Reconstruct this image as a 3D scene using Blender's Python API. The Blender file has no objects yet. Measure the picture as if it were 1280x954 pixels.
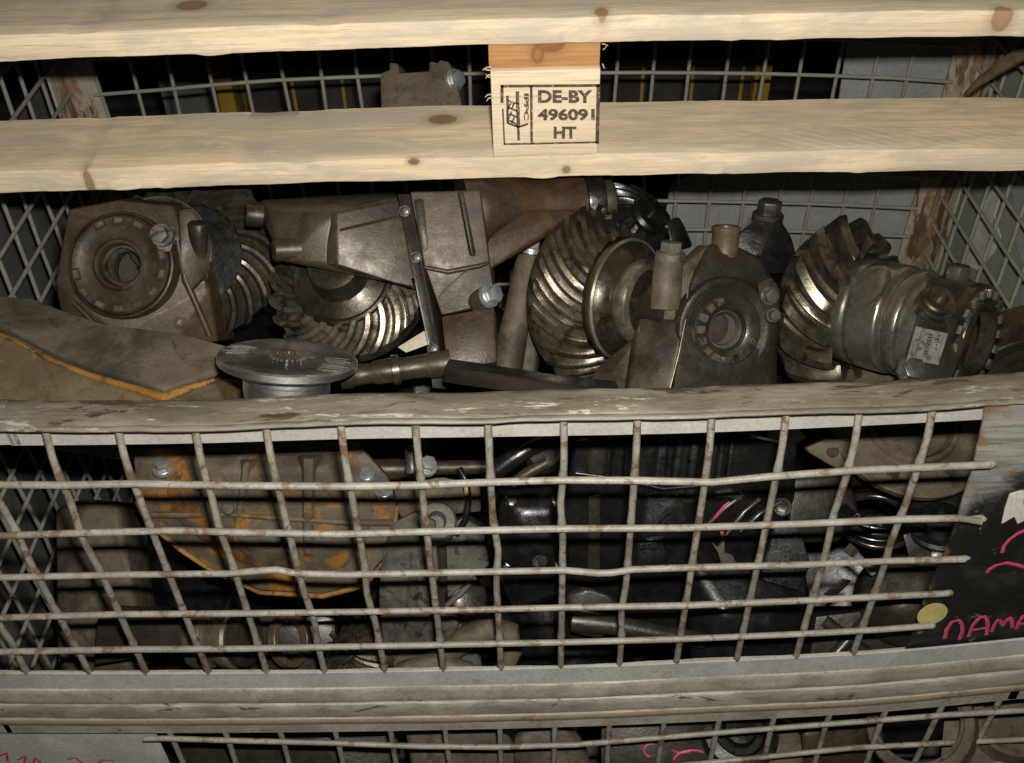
import bpy, bmesh, math, random
from mathutils import Vector, Matrix, noise
random.seed(7)
PI = math.pi
scene = bpy.context.scene

# ---------------------------------------------------------------- camera, world, flash, exposure
FPX, CX, CY = 1290.0, 640.0, 477.0            # focal length and centre in photo pixels
PITCH, ROLL = math.radians(41.3), math.radians(1.5)
CAM = Vector((0.0, -0.5, 1.44))
FWD = Vector((0, math.cos(PITCH), -math.sin(PITCH)))
_r0 = Vector((1, 0, 0)); _u0 = _r0.cross(FWD)
RIGHT = (_r0 * math.cos(ROLL) - _u0 * math.sin(ROLL)).normalized()
UP = RIGHT.cross(FWD).normalized()
BACK = -FWD
cam_data = bpy.data.cameras.new('camera'); cam = bpy.data.objects.new('camera', cam_data)
scene.collection.objects.link(cam)
rot = Matrix((RIGHT, UP, BACK)).transposed()
cam.matrix_world = Matrix.Translation(CAM) @ rot.to_4x4()
cam_data.sensor_fit = 'HORIZONTAL'; cam_data.sensor_width = 36.0
cam_data.lens = FPX / 1280.0 * 36.0
cam_data.clip_start = 0.02; cam_data.clip_end = 60.0
scene.camera = cam

world = bpy.data.worlds.new('World'); scene.world = world; world.use_nodes = True
bg = world.node_tree.nodes['Background']
bg.inputs['Color'].default_value = (0.80, 0.72, 0.70, 1); bg.inputs['Strength'].default_value = 0.008

flash_data = bpy.data.lights.new('camera_flash', 'AREA')
flash_data.shape = 'RECTANGLE'; flash_data.size = 0.030; flash_data.size_y = 0.016
flash_data.energy = 12.0; flash_data.color = (1.0, 0.945, 0.86)
flash = bpy.data.objects.new('camera_flash', flash_data); scene.collection.objects.link(flash)
flash.matrix_world = Matrix.Translation(CAM + RIGHT * 0.020 + UP * 0.046 + FWD * 0.0) @ rot.to_4x4()

scene.view_settings.view_transform = 'Standard'; scene.view_settings.look = 'None'
scene.view_settings.exposure = 0.0; scene.view_settings.gamma = 1.0
try: scene.view_settings.use_curve_mapping = False
except Exception: pass
scene.cycles.max_bounces = 6
scene.cycles.use_denoising = True

# ---------------------------------------------------------------- helpers: points
def ray(px, py):
    return (FWD + RIGHT * ((px - CX) / FPX) + UP * ((CY - py) / FPX))
def atY(px, py, Y):
    d = ray(px, py); return CAM + d * ((Y - CAM.y) / d.y)
def atZ(px, py, Z):
    d = ray(px, py); return CAM + d * ((Z - CAM.z) / d.z)
def atX(px, py, X):
    d = ray(px, py); return CAM + d * ((X - CAM.x) / d.x)
class Frame:
    """rigid local frame of a thing: photo pixels right/up, z towards the viewer, at depth d metres"""
    def __init__(s, d): s.d = d; s.k = d / FPX
    def v(s, x, y, z=0.0): return Vector(((x - CX) * (1 - z / FPX), (CY - y) * (1 - z / FPX), z))   # true pixel at that depth
    def w(s, p): return CAM + FWD * s.d + (RIGHT * p.x + UP * p.y + BACK * p.z) * s.k
def ax(px, py, v):
    """direction given relative to the line of sight at a pixel -> frame coordinates"""
    r = Vector(((px - CX) / FPX, (CY - py) / FPX, -1)).normalized()
    q = Vector((0, 0, -1)).rotation_difference(r)
    return (q @ Vector(v)).normalized()
DOWN = Vector((0, -math.cos(PITCH), -math.sin(PITCH)))   # world down in frame coordinates (right, up, to viewer)

# ---------------------------------------------------------------- helpers: mesh builders (frame coords or world)
def bm_lathe(bm, c, axis, prof, seg=40, arc=None, hint=None):
    axis = axis.normalized()
    h = hint or (Vector((0, 1, 0)) if abs(axis.y) < 0.9 else Vector((1, 0, 0)))
    a = (h - axis * h.dot(axis)).normalized(); b = axis.cross(a)
    rings = []
    n = seg if arc is None else seg + 1
    for (r, t) in prof:
        if r <= 1e-9:
            rings.append([bm.verts.new(c + axis * t)]); continue
        ring = []
        for i in range(n):
            an = 2 * PI * i / seg if arc is None else arc[0] + (arc[1] - arc[0]) * i / seg
            ring.append(bm.verts.new(c + axis * t + (a * math.cos(an) + b * math.sin(an)) * r))
        rings.append(ring)
    m = seg
    for q in range(len(rings) - 1):
        A, B = rings[q], rings[q + 1]
        for i in range(m):
            j = (i + 1) % len(A) if len(A) > 1 else 0
            j2 = (i + 1) % len(B) if len(B) > 1 else 0
            if len(A) == 1 and len(B) == 1: continue
            if len(A) == 1: bm.faces.new((A[0], B[i], B[j2]))
            elif len(B) == 1: bm.faces.new((A[i], A[j], B[0]))
            else: bm.faces.new((A[i], A[j], B[j2], B[i]))
    if arc is None:
        closed = (prof[0] == prof[-1])
        if not closed:
            if len(rings[0]) > 1: bm.faces.new(list(reversed(rings[0])))
            if len(rings[-1]) > 1: bm.faces.new(rings[-1])
def bm_tube(bm, pts, r, seg=8, cap=True):
    pts = [Vector(p) for p in pts]; rings = []
    rr = r if isinstance(r, (list, tuple)) else [r] * len(pts)
    prev = None
    for i, p in enumerate(pts):
        t = (pts[min(i + 1, len(pts) - 1)] - pts[max(i - 1, 0)]).normalized()
        if prev is None:
            h = Vector((0, 0, 1)) if abs(t.z) < 0.9 else Vector((1, 0, 0))
        else: h = prev
        a = (h - t * h.dot(t)).normalized(); b = t.cross(a); prev = a
        rings.append([bm.verts.new(p + (a * math.cos(2 * PI * k / seg) + b * math.sin(2 * PI * k / seg)) * rr[i]) for k in range(seg)])
    for A, B in zip(rings, rings[1:]):
        for k in range(seg):
            bm.faces.new((A[k], A[(k + 1) % seg], B[(k + 1) % seg], B[k]))
    if cap:
        bm.faces.new(list(reversed(rings[0]))); bm.faces.new(rings[-1])
def bm_prism(bm, pts, ext, bevel=0.0, seg=2):
    t = bmesh.new()
    A = [t.verts.new(p) for p in pts]; B = [t.verts.new(Vector(p) + ext) for p in pts]
    t.faces.new(A); t.faces.new(list(reversed(B)))
    n = len(pts)
    for i in range(n): t.faces.new((A[i], B[i], B[(i + 1) % n], A[(i + 1) % n]))
    bmesh.ops.recalc_face_normals(t, faces=t.faces[:])
    if bevel: bmesh.ops.bevel(t, geom=t.edges[:], offset=bevel, segments=seg, affect='EDGES', clamp_overlap=True, profile=0.6)
    merge(bm, t)
def bm_hull(bm, pts, bevel=0.0, seg=2):
    t = bmesh.new()
    vs = [t.verts.new(p) for p in pts]
    r = bmesh.ops.convex_hull(t, input=vs)
    bmesh.ops.delete(t, geom=[v for v in t.verts if not v.link_faces], context='VERTS')
    bmesh.ops.dissolve_limit(t, angle_limit=0.08, verts=t.verts[:], edges=t.edges[:])
    if bevel: bmesh.ops.bevel(t, geom=t.edges[:], offset=bevel, segments=seg, affect='EDGES', clamp_overlap=True, profile=0.6)
    merge(bm, t)
def merge(bm, t):
    mp = {}
    for v in t.verts: mp[v.index if False else v] = bm.verts.new(v.co)
    for f in t.faces:
        try: bm.faces.new([mp[v] for v in f.verts])
        except ValueError: pass
    t.free()
def bm_box(bm, lo, hi, bevel=0.0):
    (x0, y0, z0), (x1, y1, z1) = lo, hi
    bm_prism(bm, [Vector((x0, y0, z0)), Vector((x1, y0, z0)), Vector((x1, y1, z0)), Vector((x0, y1, z0))], Vector((0, 0, z1 - z0)), bevel)
def hexpts(c, axis, r, rotate=0.0, n=6):
    axis = axis.normalized()
    h = Vector((0, 1, 0)) if abs(axis.y) < 0.9 else Vector((1, 0, 0))
    a = (h - axis * h.dot(axis)).normalized(); b = axis.cross(a)
    return [c + (a * math.cos(rotate + 2 * PI * k / n) + b * math.sin(rotate + 2 * PI * k / n)) * r for k in range(n)]
def bm_bolt(bm, c, axis, r, h, washer=True, rotate=0.3, seat=0.0):
    axis = axis.normalized()
    if washer: bm_lathe(bm, c, axis, [(r * 0.2, -h * 0.35), (r * 1.3, -h * 0.35), (r * 1.3, h * 0.1), (r * 1.2, h * 0.18), (r * 0.2, h * 0.18)], 24)
    bm_prism(bm, hexpts(c + axis * h * 0.19, axis, r, rotate), axis * h * 0.8, r * 0.09)
    if seat: bm_lathe(bm, c - axis * seat, axis, [(r * 0.5, 0), (r * 0.5, seat)], 14)
def bm_gear(bm, c, axis, R, Rin, hin, hout, nt, th, back, spiral=0.5, curve=0.5, steps=9, phase=0.0, taper=0.45, duty=0.36, hint=None):
    """spiral bevel ring gear: toothed conical face towards +axis, closed back"""
    axis = axis.normalized()
    h = hint or (Vector((0, 1, 0)) if abs(axis.y) < 0.9 else Vector((1, 0, 0)))
    a = (h - axis * h.dot(axis)).normalized(); b = axis.cross(a)
    sl = Vector((R - Rin, hout - hin)); L = sl.length
    nrm = Vector((-(hout - hin) / L, (R - Rin) / L))          # (radial, axial) normal of the cone
    prof = [(0.0, 0.0), (duty * 0.14, 0.5), (duty * 0.30, 0.94), (duty * 0.36, 1.0), (duty * 0.98, 1.0), (duty * 1.05, 0.94), (duty * 1.26, 0.45), (duty * 1.5, 0.0), ((1 + duty * 1.5) / 2, -0.05)]
    rows = []
    for s in range(steps + 1):
        f = s / steps
        r0 = Rin + (R - Rin) * f; z0 = hin + (hout - hin) * f
        th_f = th * (taper + (1 - taper) * f)
        if s == 0 : th_f *= 0.86
        if s == steps: th_f *= 0.9
        ph = spiral * (f + curve * f * f)
        row = []
        for t in range(nt):
            for (u, v) in prof:
                an = 2 * PI * (t + u) / nt + ph + phase
                rr = r0 + nrm.x * v * th_f; zz = z0 + nrm.y * v * th_f
                row.append(bm.verts.new(c + axis * zz + (a * math.cos(an) + b * math.sin(an)) * rr))
        rows.append(row)
    m = nt * len(prof)
    for A, B in zip(rows, rows[1:]):
        for i in range(m): bm.faces.new((A[i], B[i], B[(i + 1) % m], A[(i + 1) % m]))
    def ring(r, z, src):
        out = []
        for i in range(m):
            t, q = divmod(i, len(prof)); 
            an = 2 * PI * (t + prof[q][0]) / nt + phase + (spiral * (1 + curve) if src else 0)
            out.append(bm.verts.new(c + axis * z + (a * math.cos(an) + b * math.sin(an)) * r))
        return out
    o1 = ring(R * 1.0, hout - th * 0.55, 1); o2 = ring(R * 0.985, back + 3, 1); o3 = ring(R * 0.96, back, 1)
    i1 = ring(Rin * 0.985, hin - th * 0.3, 0); i2 = ring(Rin * 0.985, back, 0)
    for A, B in ((rows[-1], o1), (o1, o2), (o2, o3), (i1, rows[0]), (i2, i1)):
        for i in range(m): bm.faces.new((A[i], B[i], B[(i + 1) % m], A[(i + 1) % m]))
    # bottom ring, joined by nearest index with offset
    off = 0
    for i in range(m): bm.faces.new((o3[i], i2[i], i2[(i + 1) % m], o3[(i + 1) % m]))

# ---------------------------------------------------------------- helpers: objects
COL = scene.collection
def rough_up(bm, amp, scale, seed=0.0):
    for v in bm.verts:
        p = v.co * scale + Vector((seed, seed * 1.7, -seed))
        v.co += Vector((noise.noise(p), noise.noise(p + Vector((31, 7, 3))), noise.noise(p + Vector((5, 57, 11))))) * amp
def link_mesh(name, bm, material, parent=None, smooth=38, fix=True):
    if fix: bmesh.ops.recalc_face_normals(bm, faces=bm.faces[:])
    me = bpy.data.meshes.new(name); bm.to_mesh(me); bm.free()
    me.materials.append(material)
    if smooth:
        me.polygons.foreach_set('use_smooth', [True] * len(me.polygons))
        me.set_sharp_from_angle(angle=math.radians(smooth))
    o = bpy.data.objects.new(name, me); COL.objects.link(o)
    if parent is not None: o.parent = parent
    return o
def tag(o, label, cat, group=None, kind=None):
    if label: o['label'] = label
    if cat: o['category'] = cat
    if group: o['group'] = group
    if kind: o['kind'] = kind
    return o
def allch(o):
    out = []
    for c in o.children: out.append(c); out += allch(c)
    return out
THINGS = []
class Thing:
    def __init__(s, name, label, cat, d=None, group=None):
        s.o = bpy.data.objects.new(name, None); COL.objects.link(s.o); s.o.empty_display_size = 0.03
        tag(s.o, label, cat, group); s.f = Frame(d) if d else None; THINGS.append(s)
    def part(s, name, build, material, parent=None, smooth=38, rough=0.0, rscale=0.05, label=None):
        bm = bmesh.new(); build(bm)
        if rough: rough_up(bm, rough, rscale, random.random() * 50)
        if s.f:
            for v in bm.verts: v.co = s.f.w(v.co)
        o = link_mesh(name, bm, material, parent or s.o, smooth)
        if label: o['label'] = label
        return o
def cut_hole(o, frame, c, axis, r, h0, h1):
    """bore a round hole through a casting"""
    bm = bmesh.new(); bm_lathe(bm, c, axis, [(r, h0), (r, h1)], 48)
    for v in bm.verts: v.co = frame.w(v.co)
    k = link_mesh('bore_cutter', bm, o.data.materials[0])
    m = o.modifiers.new('bore', 'BOOLEAN'); m.object = k; m.operation = 'DIFFERENCE'; m.solver = 'EXACT'
    bpy.context.view_layer.update()
    me = bpy.data.meshes.new_from_object(o.evaluated_get(bpy.context.evaluated_depsgraph_get()))
    o.modifiers.clear(); o.data = me; bpy.data.objects.remove(k)
    me.polygons.foreach_set('use_smooth', [True] * len(me.polygons)); me.set_sharp_from_angle(angle=math.radians(38))
def finish_things():
    """move each thing's origin to the middle of its base"""
    for t in THINGS:
        ch = [c for c in allch(t.o) if c.type == 'MESH']
        lo = Vector((1e9,) * 3); hi = -lo
        for c in ch:
            for v in c.data.vertices:
                for k in range(3): lo[k] = min(lo[k], v.co[k]); hi[k] = max(hi[k], v.co[k])
        b = Vector(((lo.x + hi.x) / 2, (lo.y + hi.y) / 2, lo.z))
        seen = set()
        for c in ch:
            if c.data.name not in seen:
                seen.add(c.data.name); c.data.transform(Matrix.Translation(-b))
        t.o.location = b
def single(name, build, material, label, cat, d=None, group=None, kind=None, smooth=38, rough=0.0, rscale=0.05):
    bm = bmesh.new(); build(bm)
    if rough: rough_up(bm, rough, rscale, random.random() * 50)
    if d:
        f = Frame(d)
        for v in bm.verts: v.co = f.w(v.co)
    o = link_mesh(name, bm, material, None, smooth)
    lo = [min(v.co[k] for v in o.data.vertices) for k in range(3)]; hi = [max(v.co[k] for v in o.data.vertices) for k in range(3)]
    b = Vector(((lo[0] + hi[0]) / 2, (lo[1] + hi[1]) / 2, lo[2]))
    o.data.transform(Matrix.Translation(-b)); o.location = b
    return tag(o, label, cat, group, kind)

# ---------------------------------------------------------------- materials
def node(nt, t, **kw):
    n = nt.nodes.new(t)
    for k, v in kw.items(): setattr(n, k, v)
    return n
def new_mat(name):
    m = bpy.data.materials.new(name); m.use_nodes = True
    nt = m.node_tree; nt.nodes.clear()
    out = node(nt, 'ShaderNodeOutputMaterial'); b = node(nt, 'ShaderNodeBsdfPrincipled')
    nt.links.new(b.outputs[0], out.inputs[0])
    tc = node(nt, 'ShaderNodeTexCoord'); geo = node(nt, 'ShaderNodeNewGeometry')
    return m, nt, b, geo.outputs['Position']
def nz(nt, vec, scale, detail=6, rough=0.6, dist=0.0, mapscale=None, off=None):
    src = vec
    if mapscale or off:
        mp = node(nt, 'ShaderNodeMapping'); nt.links.new(vec, mp.inputs[0])
        if mapscale: mp.inputs['Scale'].default_value = mapscale
        if off: mp.inputs['Location'].default_value = off
        src = mp.outputs[0]
    n = node(nt, 'ShaderNodeTexNoise'); nt.links.new(src, n.inputs['Vector'])
    n.inputs['Scale'].default_value = scale; n.inputs['Detail'].default_value = detail
    n.inputs['Roughness'].default_value = rough; n.inputs['Distortion'].default_value = dist
    return n.outputs['Fac']
def ramp(nt, fac, a, b, smooth=True):
    n = node(nt, 'ShaderNodeMapRange'); nt.links.new(fac, n.inputs[0])
    n.inputs[1].default_value = a; n.inputs[2].default_value = b
    n.interpolation_type = 'SMOOTHSTEP' if smooth else 'LINEAR'
    return n.outputs[0]
def mix(nt, fac, A, B):
    n = node(nt, 'ShaderNodeMix', data_type='RGBA')
    if isinstance(fac, float): n.inputs[0].default_value = fac
    else: nt.links.new(fac, n.inputs[0])
    for i, x in ((6, A), (7, B)):
        if isinstance(x, tuple): n.inputs[i].default_value = (*x, 1)
        else: nt.links.new(x, n.inputs[i])
    return n.outputs[2]
def fmix(nt, op, A, B):
    n = node(nt, 'ShaderNodeMath', operation=op); n.use_clamp = False
    for i, x in enumerate((A, B)):
        if isinstance(x, (int, float)): n.inputs[i].default_value = x
        else: nt.links.new(x, n.inputs[i])
    return n.outputs[0]
def bump(nt, b, h, strength, dist=0.001):
    n = node(nt, 'ShaderNodeBump'); nt.links.new(h, n.inputs['Height'])
    n.inputs['Strength'].default_value = strength; n.inputs['Distance'].default_value = dist
    nt.links.new(n.outputs[0], b.inputs['Normal'])
def grimy(name, c1, c2, c3=None, t3=(0.56, 0.64), scale=18, rough=(0.35, 0.7), metal=0.0, bmp=0.35, bscale=350, spec=0.5, off=None, c4=None, t4=(0.62, 0.66), s4=60, coat=0.0, m3=None, grime=0.0, gcol=(0.018, 0.014, 0.010), veins=None, gscale=14, stretch=None):
    """c1/c2 broad mottling, c3 patches (dust, rust, oil), c4 small chips"""
    m, nt, b, pos = new_mat(name)
    off = off or (random.random() * 9, random.random() * 9, random.random() * 9)
    if stretch:
        mpp = node(nt, 'ShaderNodeMapping'); nt.links.new(pos, mpp.inputs[0]); mpp.inputs['Scale'].default_value = stretch; pos = mpp.outputs[0]
    n1 = nz(nt, pos, scale, 8, 0.65, 0.3, off=off)
    col = mix(nt, ramp(nt, n1, 0.36, 0.64), c1, c2)
    r = ramp(nt, n1, 0.3, 0.7); metalv = metal
    rn = node(nt, 'ShaderNodeMapRange'); nt.links.new(nz(nt, pos, scale * 2.3, 6, 0.7, off=off), rn.inputs[0])
    rn.inputs[1].default_value = 0.3; rn.inputs[2].default_value = 0.7
    rn.inputs[3].default_value = rough[0]; rn.inputs[4].default_value = rough[1]
    if c3:
        f3 = ramp(nt, nz(nt, pos, scale * 1.4, 9, 0.7, 0.6, off=(off[1], off[2], off[0])), *t3)
        col = mix(nt, f3, col, c3)
        if m3 is not None:
            mm = node(nt, 'ShaderNodeMapRange'); nt.links.new(f3, mm.inputs[0]); mm.inputs[3].default_value = metal; mm.inputs[4].default_value = m3
            nt.links.new(mm.outputs[0], b.inputs['Metallic'])
    if c4:
        f4 = ramp(nt, nz(nt, pos, s4, 7, 0.75, 0.4, off=(off[2], off[0], off[1])), *t4)
        col = mix(nt, f4, col, c4)
    if veins:
        vn = nz(nt, pos, veins[1], 5, 0.6, 1.2, off=(off[0] + 3, off[2], off[1]))
        ab = fmix(nt, 'ABSOLUTE', fmix(nt, 'SUBTRACT', vn, 0.5), 0.0)
        vf = fmix(nt, 'MULTIPLY', ramp(nt, ab, veins[2], 0.0), ramp(nt, nz(nt, pos, veins[1] * 0.6, 3, off=off), 0.42, 0.58))
        col = mix(nt, fmix(nt, 'MULTIPLY', vf, 0.85), col, veins[0])
    if grime:
        gn = nz(nt, pos, gscale, 10, 0.72, 0.5, off=(off[1] + 5, off[0], off[2]))
        gf = fmix(nt, 'MULTIPLY', ramp(nt, gn, 0.44, 0.62), grime)
        col = mix(nt, gf, col, gcol)
        sp = ramp(nt, nz(nt, pos, 260, 3, 0.6, off=(off[2], off[1], off[0])), 0.68, 0.78)
        col = mix(nt, fmix(nt, 'MULTIPLY', sp, 0.35), col, (0.30, 0.27, 0.22))
    fine = nz(nt, pos, bscale, 5, 0.7)
    col2 = node(nt, 'ShaderNodeMix', data_type='RGBA', blend_type='MULTIPLY'); col2.inputs[0].default_value = 0.55
    nt.links.new(col, col2.inputs[6])
    g = node(nt, 'ShaderNodeMapRange'); nt.links.new(fine, g.inputs[0]); g.inputs[1].default_value = 0.25; g.inputs[2].default_value = 0.75; g.inputs[3].default_value = 0.55; g.inputs[4].default_value = 1.35
    nt.links.new(g.outputs[0], col2.inputs[7])
    nt.links.new(col2.outputs[2], b.inputs['Base Color'])
    nt.links.new(rn.outputs[0], b.inputs['Roughness'])
    if not (c3 and m3 is not None): b.inputs['Metallic'].default_value = metal
    b.inputs['Specular IOR Level'].default_value = spec
    b.inputs['Coat Weight'].default_value = coat; b.inputs['Coat Roughness'].default_value = 0.18
    h = fmix(nt, 'ADD', fmix(nt, 'MULTIPLY', nz(nt, pos, bscale * 0.35, 6, 0.7, off=off), 0.7), fmix(nt, 'MULTIPLY', fine, 0.4))
    bump(nt, b, h, bmp, 0.0012)
    return m

M = {}
M['wire'] = grimy('grey_wire_paint', (0.225, 0.212, 0.18), (0.30, 0.286, 0.25), (0.155, 0.105, 0.068), (0.53, 0.61), 42, (0.4, 0.65), 0.0, 0.4, 420, c4=(0.46, 0.45, 0.40), t4=(0.645, 0.68), s4=120, grime=0.35, gscale=30, gcol=(0.10, 0.085, 0.06))
M['wire_up'] = grimy('grey_upright_wire_paint', (0.205, 0.19, 0.157), (0.28, 0.266, 0.228), (0.125, 0.078, 0.045), (0.50, 0.60), 46, (0.4, 0.65), 0.0, 0.5, 420, c4=(0.42, 0.40, 0.35), t4=(0.65, 0.69), s4=130, grime=0.5, gscale=34, gcol=(0.085, 0.06, 0.038))
M['wire_back'] = grimy('grey_wire_paint_worn', (0.27, 0.265, 0.225), (0.33, 0.32, 0.27), (0.16, 0.085, 0.045), (0.64, 0.70), 22, (0.4, 0.65), 0.0, 0.3, 420)
M['rail'] = grimy('worn_rail_paint', (0.105, 0.09, 0.062), (0.175, 0.158, 0.12), (0.05, 0.035, 0.024), (0.55, 0.62), 30, (0.35, 0.6), 0.0, 0.6, 260, c4=(0.36, 0.345, 0.30), t4=(0.575, 0.63), s4=62, stretch=(0.3, 1.6, 1.6), grime=0.3, gscale=24)
M['flange_paint'] = grimy('pale_flange_paint', (0.33, 0.325, 0.295), (0.40, 0.395, 0.365), (0.19, 0.155, 0.105), (0.60, 0.70), 24, (0.4, 0.6), 0.0, 0.12, 300)
M['sill_paint'] = grimy('grey_sill_paint', (0.3000, 0.2784, 0.2280), (0.3780, 0.3576, 0.3000), (0.2400, 0.1980, 0.1416), (0.55, 0.68), 26, (0.4, 0.65), 0.0, 0.35, 320, c4=(0.075, 0.045, 0.03), t4=(0.655, 0.70), s4=48, grime=0.4, gscale=22, gcol=(0.13, 0.105, 0.07))
M['hinge_paint'] = grimy('chipped_hinge_paint', (0.2500, 0.2375, 0.1938), (0.3500, 0.3313, 0.2812), (0.0938, 0.0562, 0.0400), (0.585, 0.64), 38, (0.4, 0.65), 0.0, 0.5, 320, c4=(0.40, 0.385, 0.34), t4=(0.66, 0.70), s4=60, grime=0.45, gscale=26, gcol=(0.09, 0.07, 0.045), stretch=(0.45, 1, 1))
M['sill_face'] = grimy('grey_channel_paint', (0.3025, 0.3025, 0.2805), (0.3685, 0.3685, 0.3465), (0.2420, 0.2090, 0.1540), (0.60, 0.70), 24, (0.4, 0.65), 0.0, 0.25, 320, c4=(0.14, 0.10, 0.065), t4=(0.68, 0.73), s4=40)
M['rust_strip'] = grimy('rusty_strip_paint', (0.27, 0.235, 0.18), (0.30, 0.235, 0.155), (0.20, 0.11, 0.055), (0.55, 0.66), 22, (0.45, 0.7), 0.0, 0.4, 300)
M['post'] = grimy('post_paint', (0.36, 0.33, 0.25), (0.42, 0.38, 0.29), (0.13, 0.068, 0.036), (0.50, 0.57), 26, (0.5, 0.75), 0.0, 0.5, 240, stretch=(1, 1, 0.3), c4=(0.24, 0.15, 0.08), t4=(0.50, 0.6), s4=30)
M['sheet'] = grimy('grey_sheet', (0.3200, 0.3280, 0.3200), (0.3680, 0.3760, 0.3680), (0.2480, 0.2520, 0.2440), (0.58, 0.7), 9, (0.5, 0.75), 0.0, 0.12, 220)
M['green_sheet'] = grimy('green_grey_sheet', (0.26, 0.295, 0.245), (0.32, 0.35, 0.30), (0.20, 0.225, 0.19), (0.56, 0.7), 9, (0.5, 0.8), 0.0, 0.12, 220)
M['dark_sheet'] = grimy('dark_grey_sheet', (0.10, 0.105, 0.10), (0.14, 0.145, 0.14), (0.07, 0.07, 0.065), (0.56, 0.7), 12, (0.5, 0.75), 0.0, 0.12, 220)
M['white_film'] = grimy('white_film', (0.62, 0.62, 0.60), (0.72, 0.72, 0.70), None, scale=14, rough=(0.3, 0.5), bmp=0.3, bscale=60)
M['yellow'] = grimy('yellow_rack_paint', (0.3120, 0.1980, 0.0180), (0.3600, 0.2400, 0.0300), (0.1200, 0.0720, 0.0180), (0.6, 0.68), 14, (0.4, 0.6))
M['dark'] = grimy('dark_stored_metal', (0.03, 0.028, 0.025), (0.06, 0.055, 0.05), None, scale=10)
M['concrete'] = grimy('concrete', (0.10, 0.098, 0.09), (0.15, 0.145, 0.135), (0.05, 0.048, 0.045), (0.58, 0.7), 3, (0.7, 0.9), 0, 0.4, 120)
M['deck_plate'] = grimy('box_floor_sheet', (0.07, 0.065, 0.055), (0.11, 0.10, 0.085), (0.05, 0.03, 0.02), scale=9)
# castings
M['cast_tan'] = grimy('dusty_tan_casting', (0.0697, 0.0553, 0.0348), (0.1088, 0.0884, 0.0578), (0.0382, 0.0306, 0.0221), (0.55, 0.66), 38, (0.5, 0.8), 0.0, 0.45, 480, grime=0.75)
M['cast_brown'] = grimy('rusty_brown_casting', (0.0391, 0.0247, 0.0136), (0.0646, 0.0433, 0.0247), (0.0638, 0.0306, 0.0127), (0.54, 0.64), 44, (0.32, 0.6), 0.1, 0.3, 520, c4=(0.13, 0.11, 0.08), t4=(0.64, 0.72), s4=60, grime=0.8)
M['cast_red'] = grimy('reddish_casting', (0.0450, 0.0225, 0.0108), (0.0702, 0.0387, 0.0189), (0.0315, 0.0216, 0.0144), (0.53, 0.64), 34, (0.3, 0.55), 0.1, 0.35, 480, coat=0.15, grime=0.75)
M['cast_grey'] = grimy('grey_olive_casting', (0.0416, 0.0336, 0.0208), (0.0704, 0.0584, 0.0376), (0.0440, 0.0256, 0.0120), (0.54, 0.66), 34, (0.3, 0.55), 0.3, 0.28, 520, grime=0.85)
M['cast_dark'] = grimy('oily_dark_casting', (0.0195, 0.0165, 0.0120), (0.0375, 0.0323, 0.0225), (0.0638, 0.0525, 0.0345), (0.60, 0.70), 44, (0.25, 0.5), 0.2, 0.45, 420, coat=0.15, grime=0.65)
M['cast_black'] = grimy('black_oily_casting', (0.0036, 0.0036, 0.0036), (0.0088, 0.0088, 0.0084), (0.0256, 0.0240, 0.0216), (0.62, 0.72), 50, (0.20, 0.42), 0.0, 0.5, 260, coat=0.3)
M['cast_light'] = grimy('pale_grey_aluminium_casting', (0.0900, 0.0850, 0.0706), (0.1260, 0.1195, 0.1008), (0.0288, 0.0259, 0.0202), (0.55, 0.62), 36, (0.4, 0.65), 0.15, 0.6, 380, grime=0.7)
M['blue_grey'] = grimy('blue_grey_oily_metal', (0.0146, 0.0162, 0.0174), (0.0347, 0.0381, 0.0403), (0.0056, 0.0056, 0.0056), (0.52, 0.62), 45, (0.18, 0.36), 0.3, 1.0, 560, grime=0.7, coat=0.4)
M['ochre'] = grimy('ochre_rusted_housing', (0.115, 0.085, 0.046), (0.16, 0.12, 0.068), (0.27, 0.145, 0.026), (0.52, 0.61), 13, (0.5, 0.8), 0.0, 0.6, 380, c4=(0.065, 0.045, 0.03), t4=(0.57, 0.68), s4=40, grime=0.6, veins=((0.26, 0.12, 0.022), 11, 0.013))
M['cover_rust'] = grimy('cover_rust', (0.085, 0.068, 0.046), (0.12, 0.098, 0.068), (0.27, 0.12, 0.016), (0.51, 0.60), 17, (0.5, 0.8), 0.0, 0.6, 420, c4=(0.05, 0.036, 0.024), t4=(0.55, 0.66), s4=45, grime=0.65)
M['orange'] = grimy('orange_rust', (0.25, 0.115, 0.016), (0.30, 0.16, 0.03), (0.085, 0.05, 0.022), (0.50, 0.62), 34, (0.6, 0.85), 0.0, 0.8, 380, grime=0.6)
M['ochre_top'] = grimy('dusty_flange_top', (0.0997, 0.0836, 0.0570), (0.1330, 0.1121, 0.0789), (0.0475, 0.0361, 0.0247), (0.55, 0.68), 26, (0.5, 0.8), 0.0, 0.5, 420, c4=(0.23, 0.11, 0.025), t4=(0.68, 0.72), s4=30, grime=0.7, gscale=9)
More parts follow.
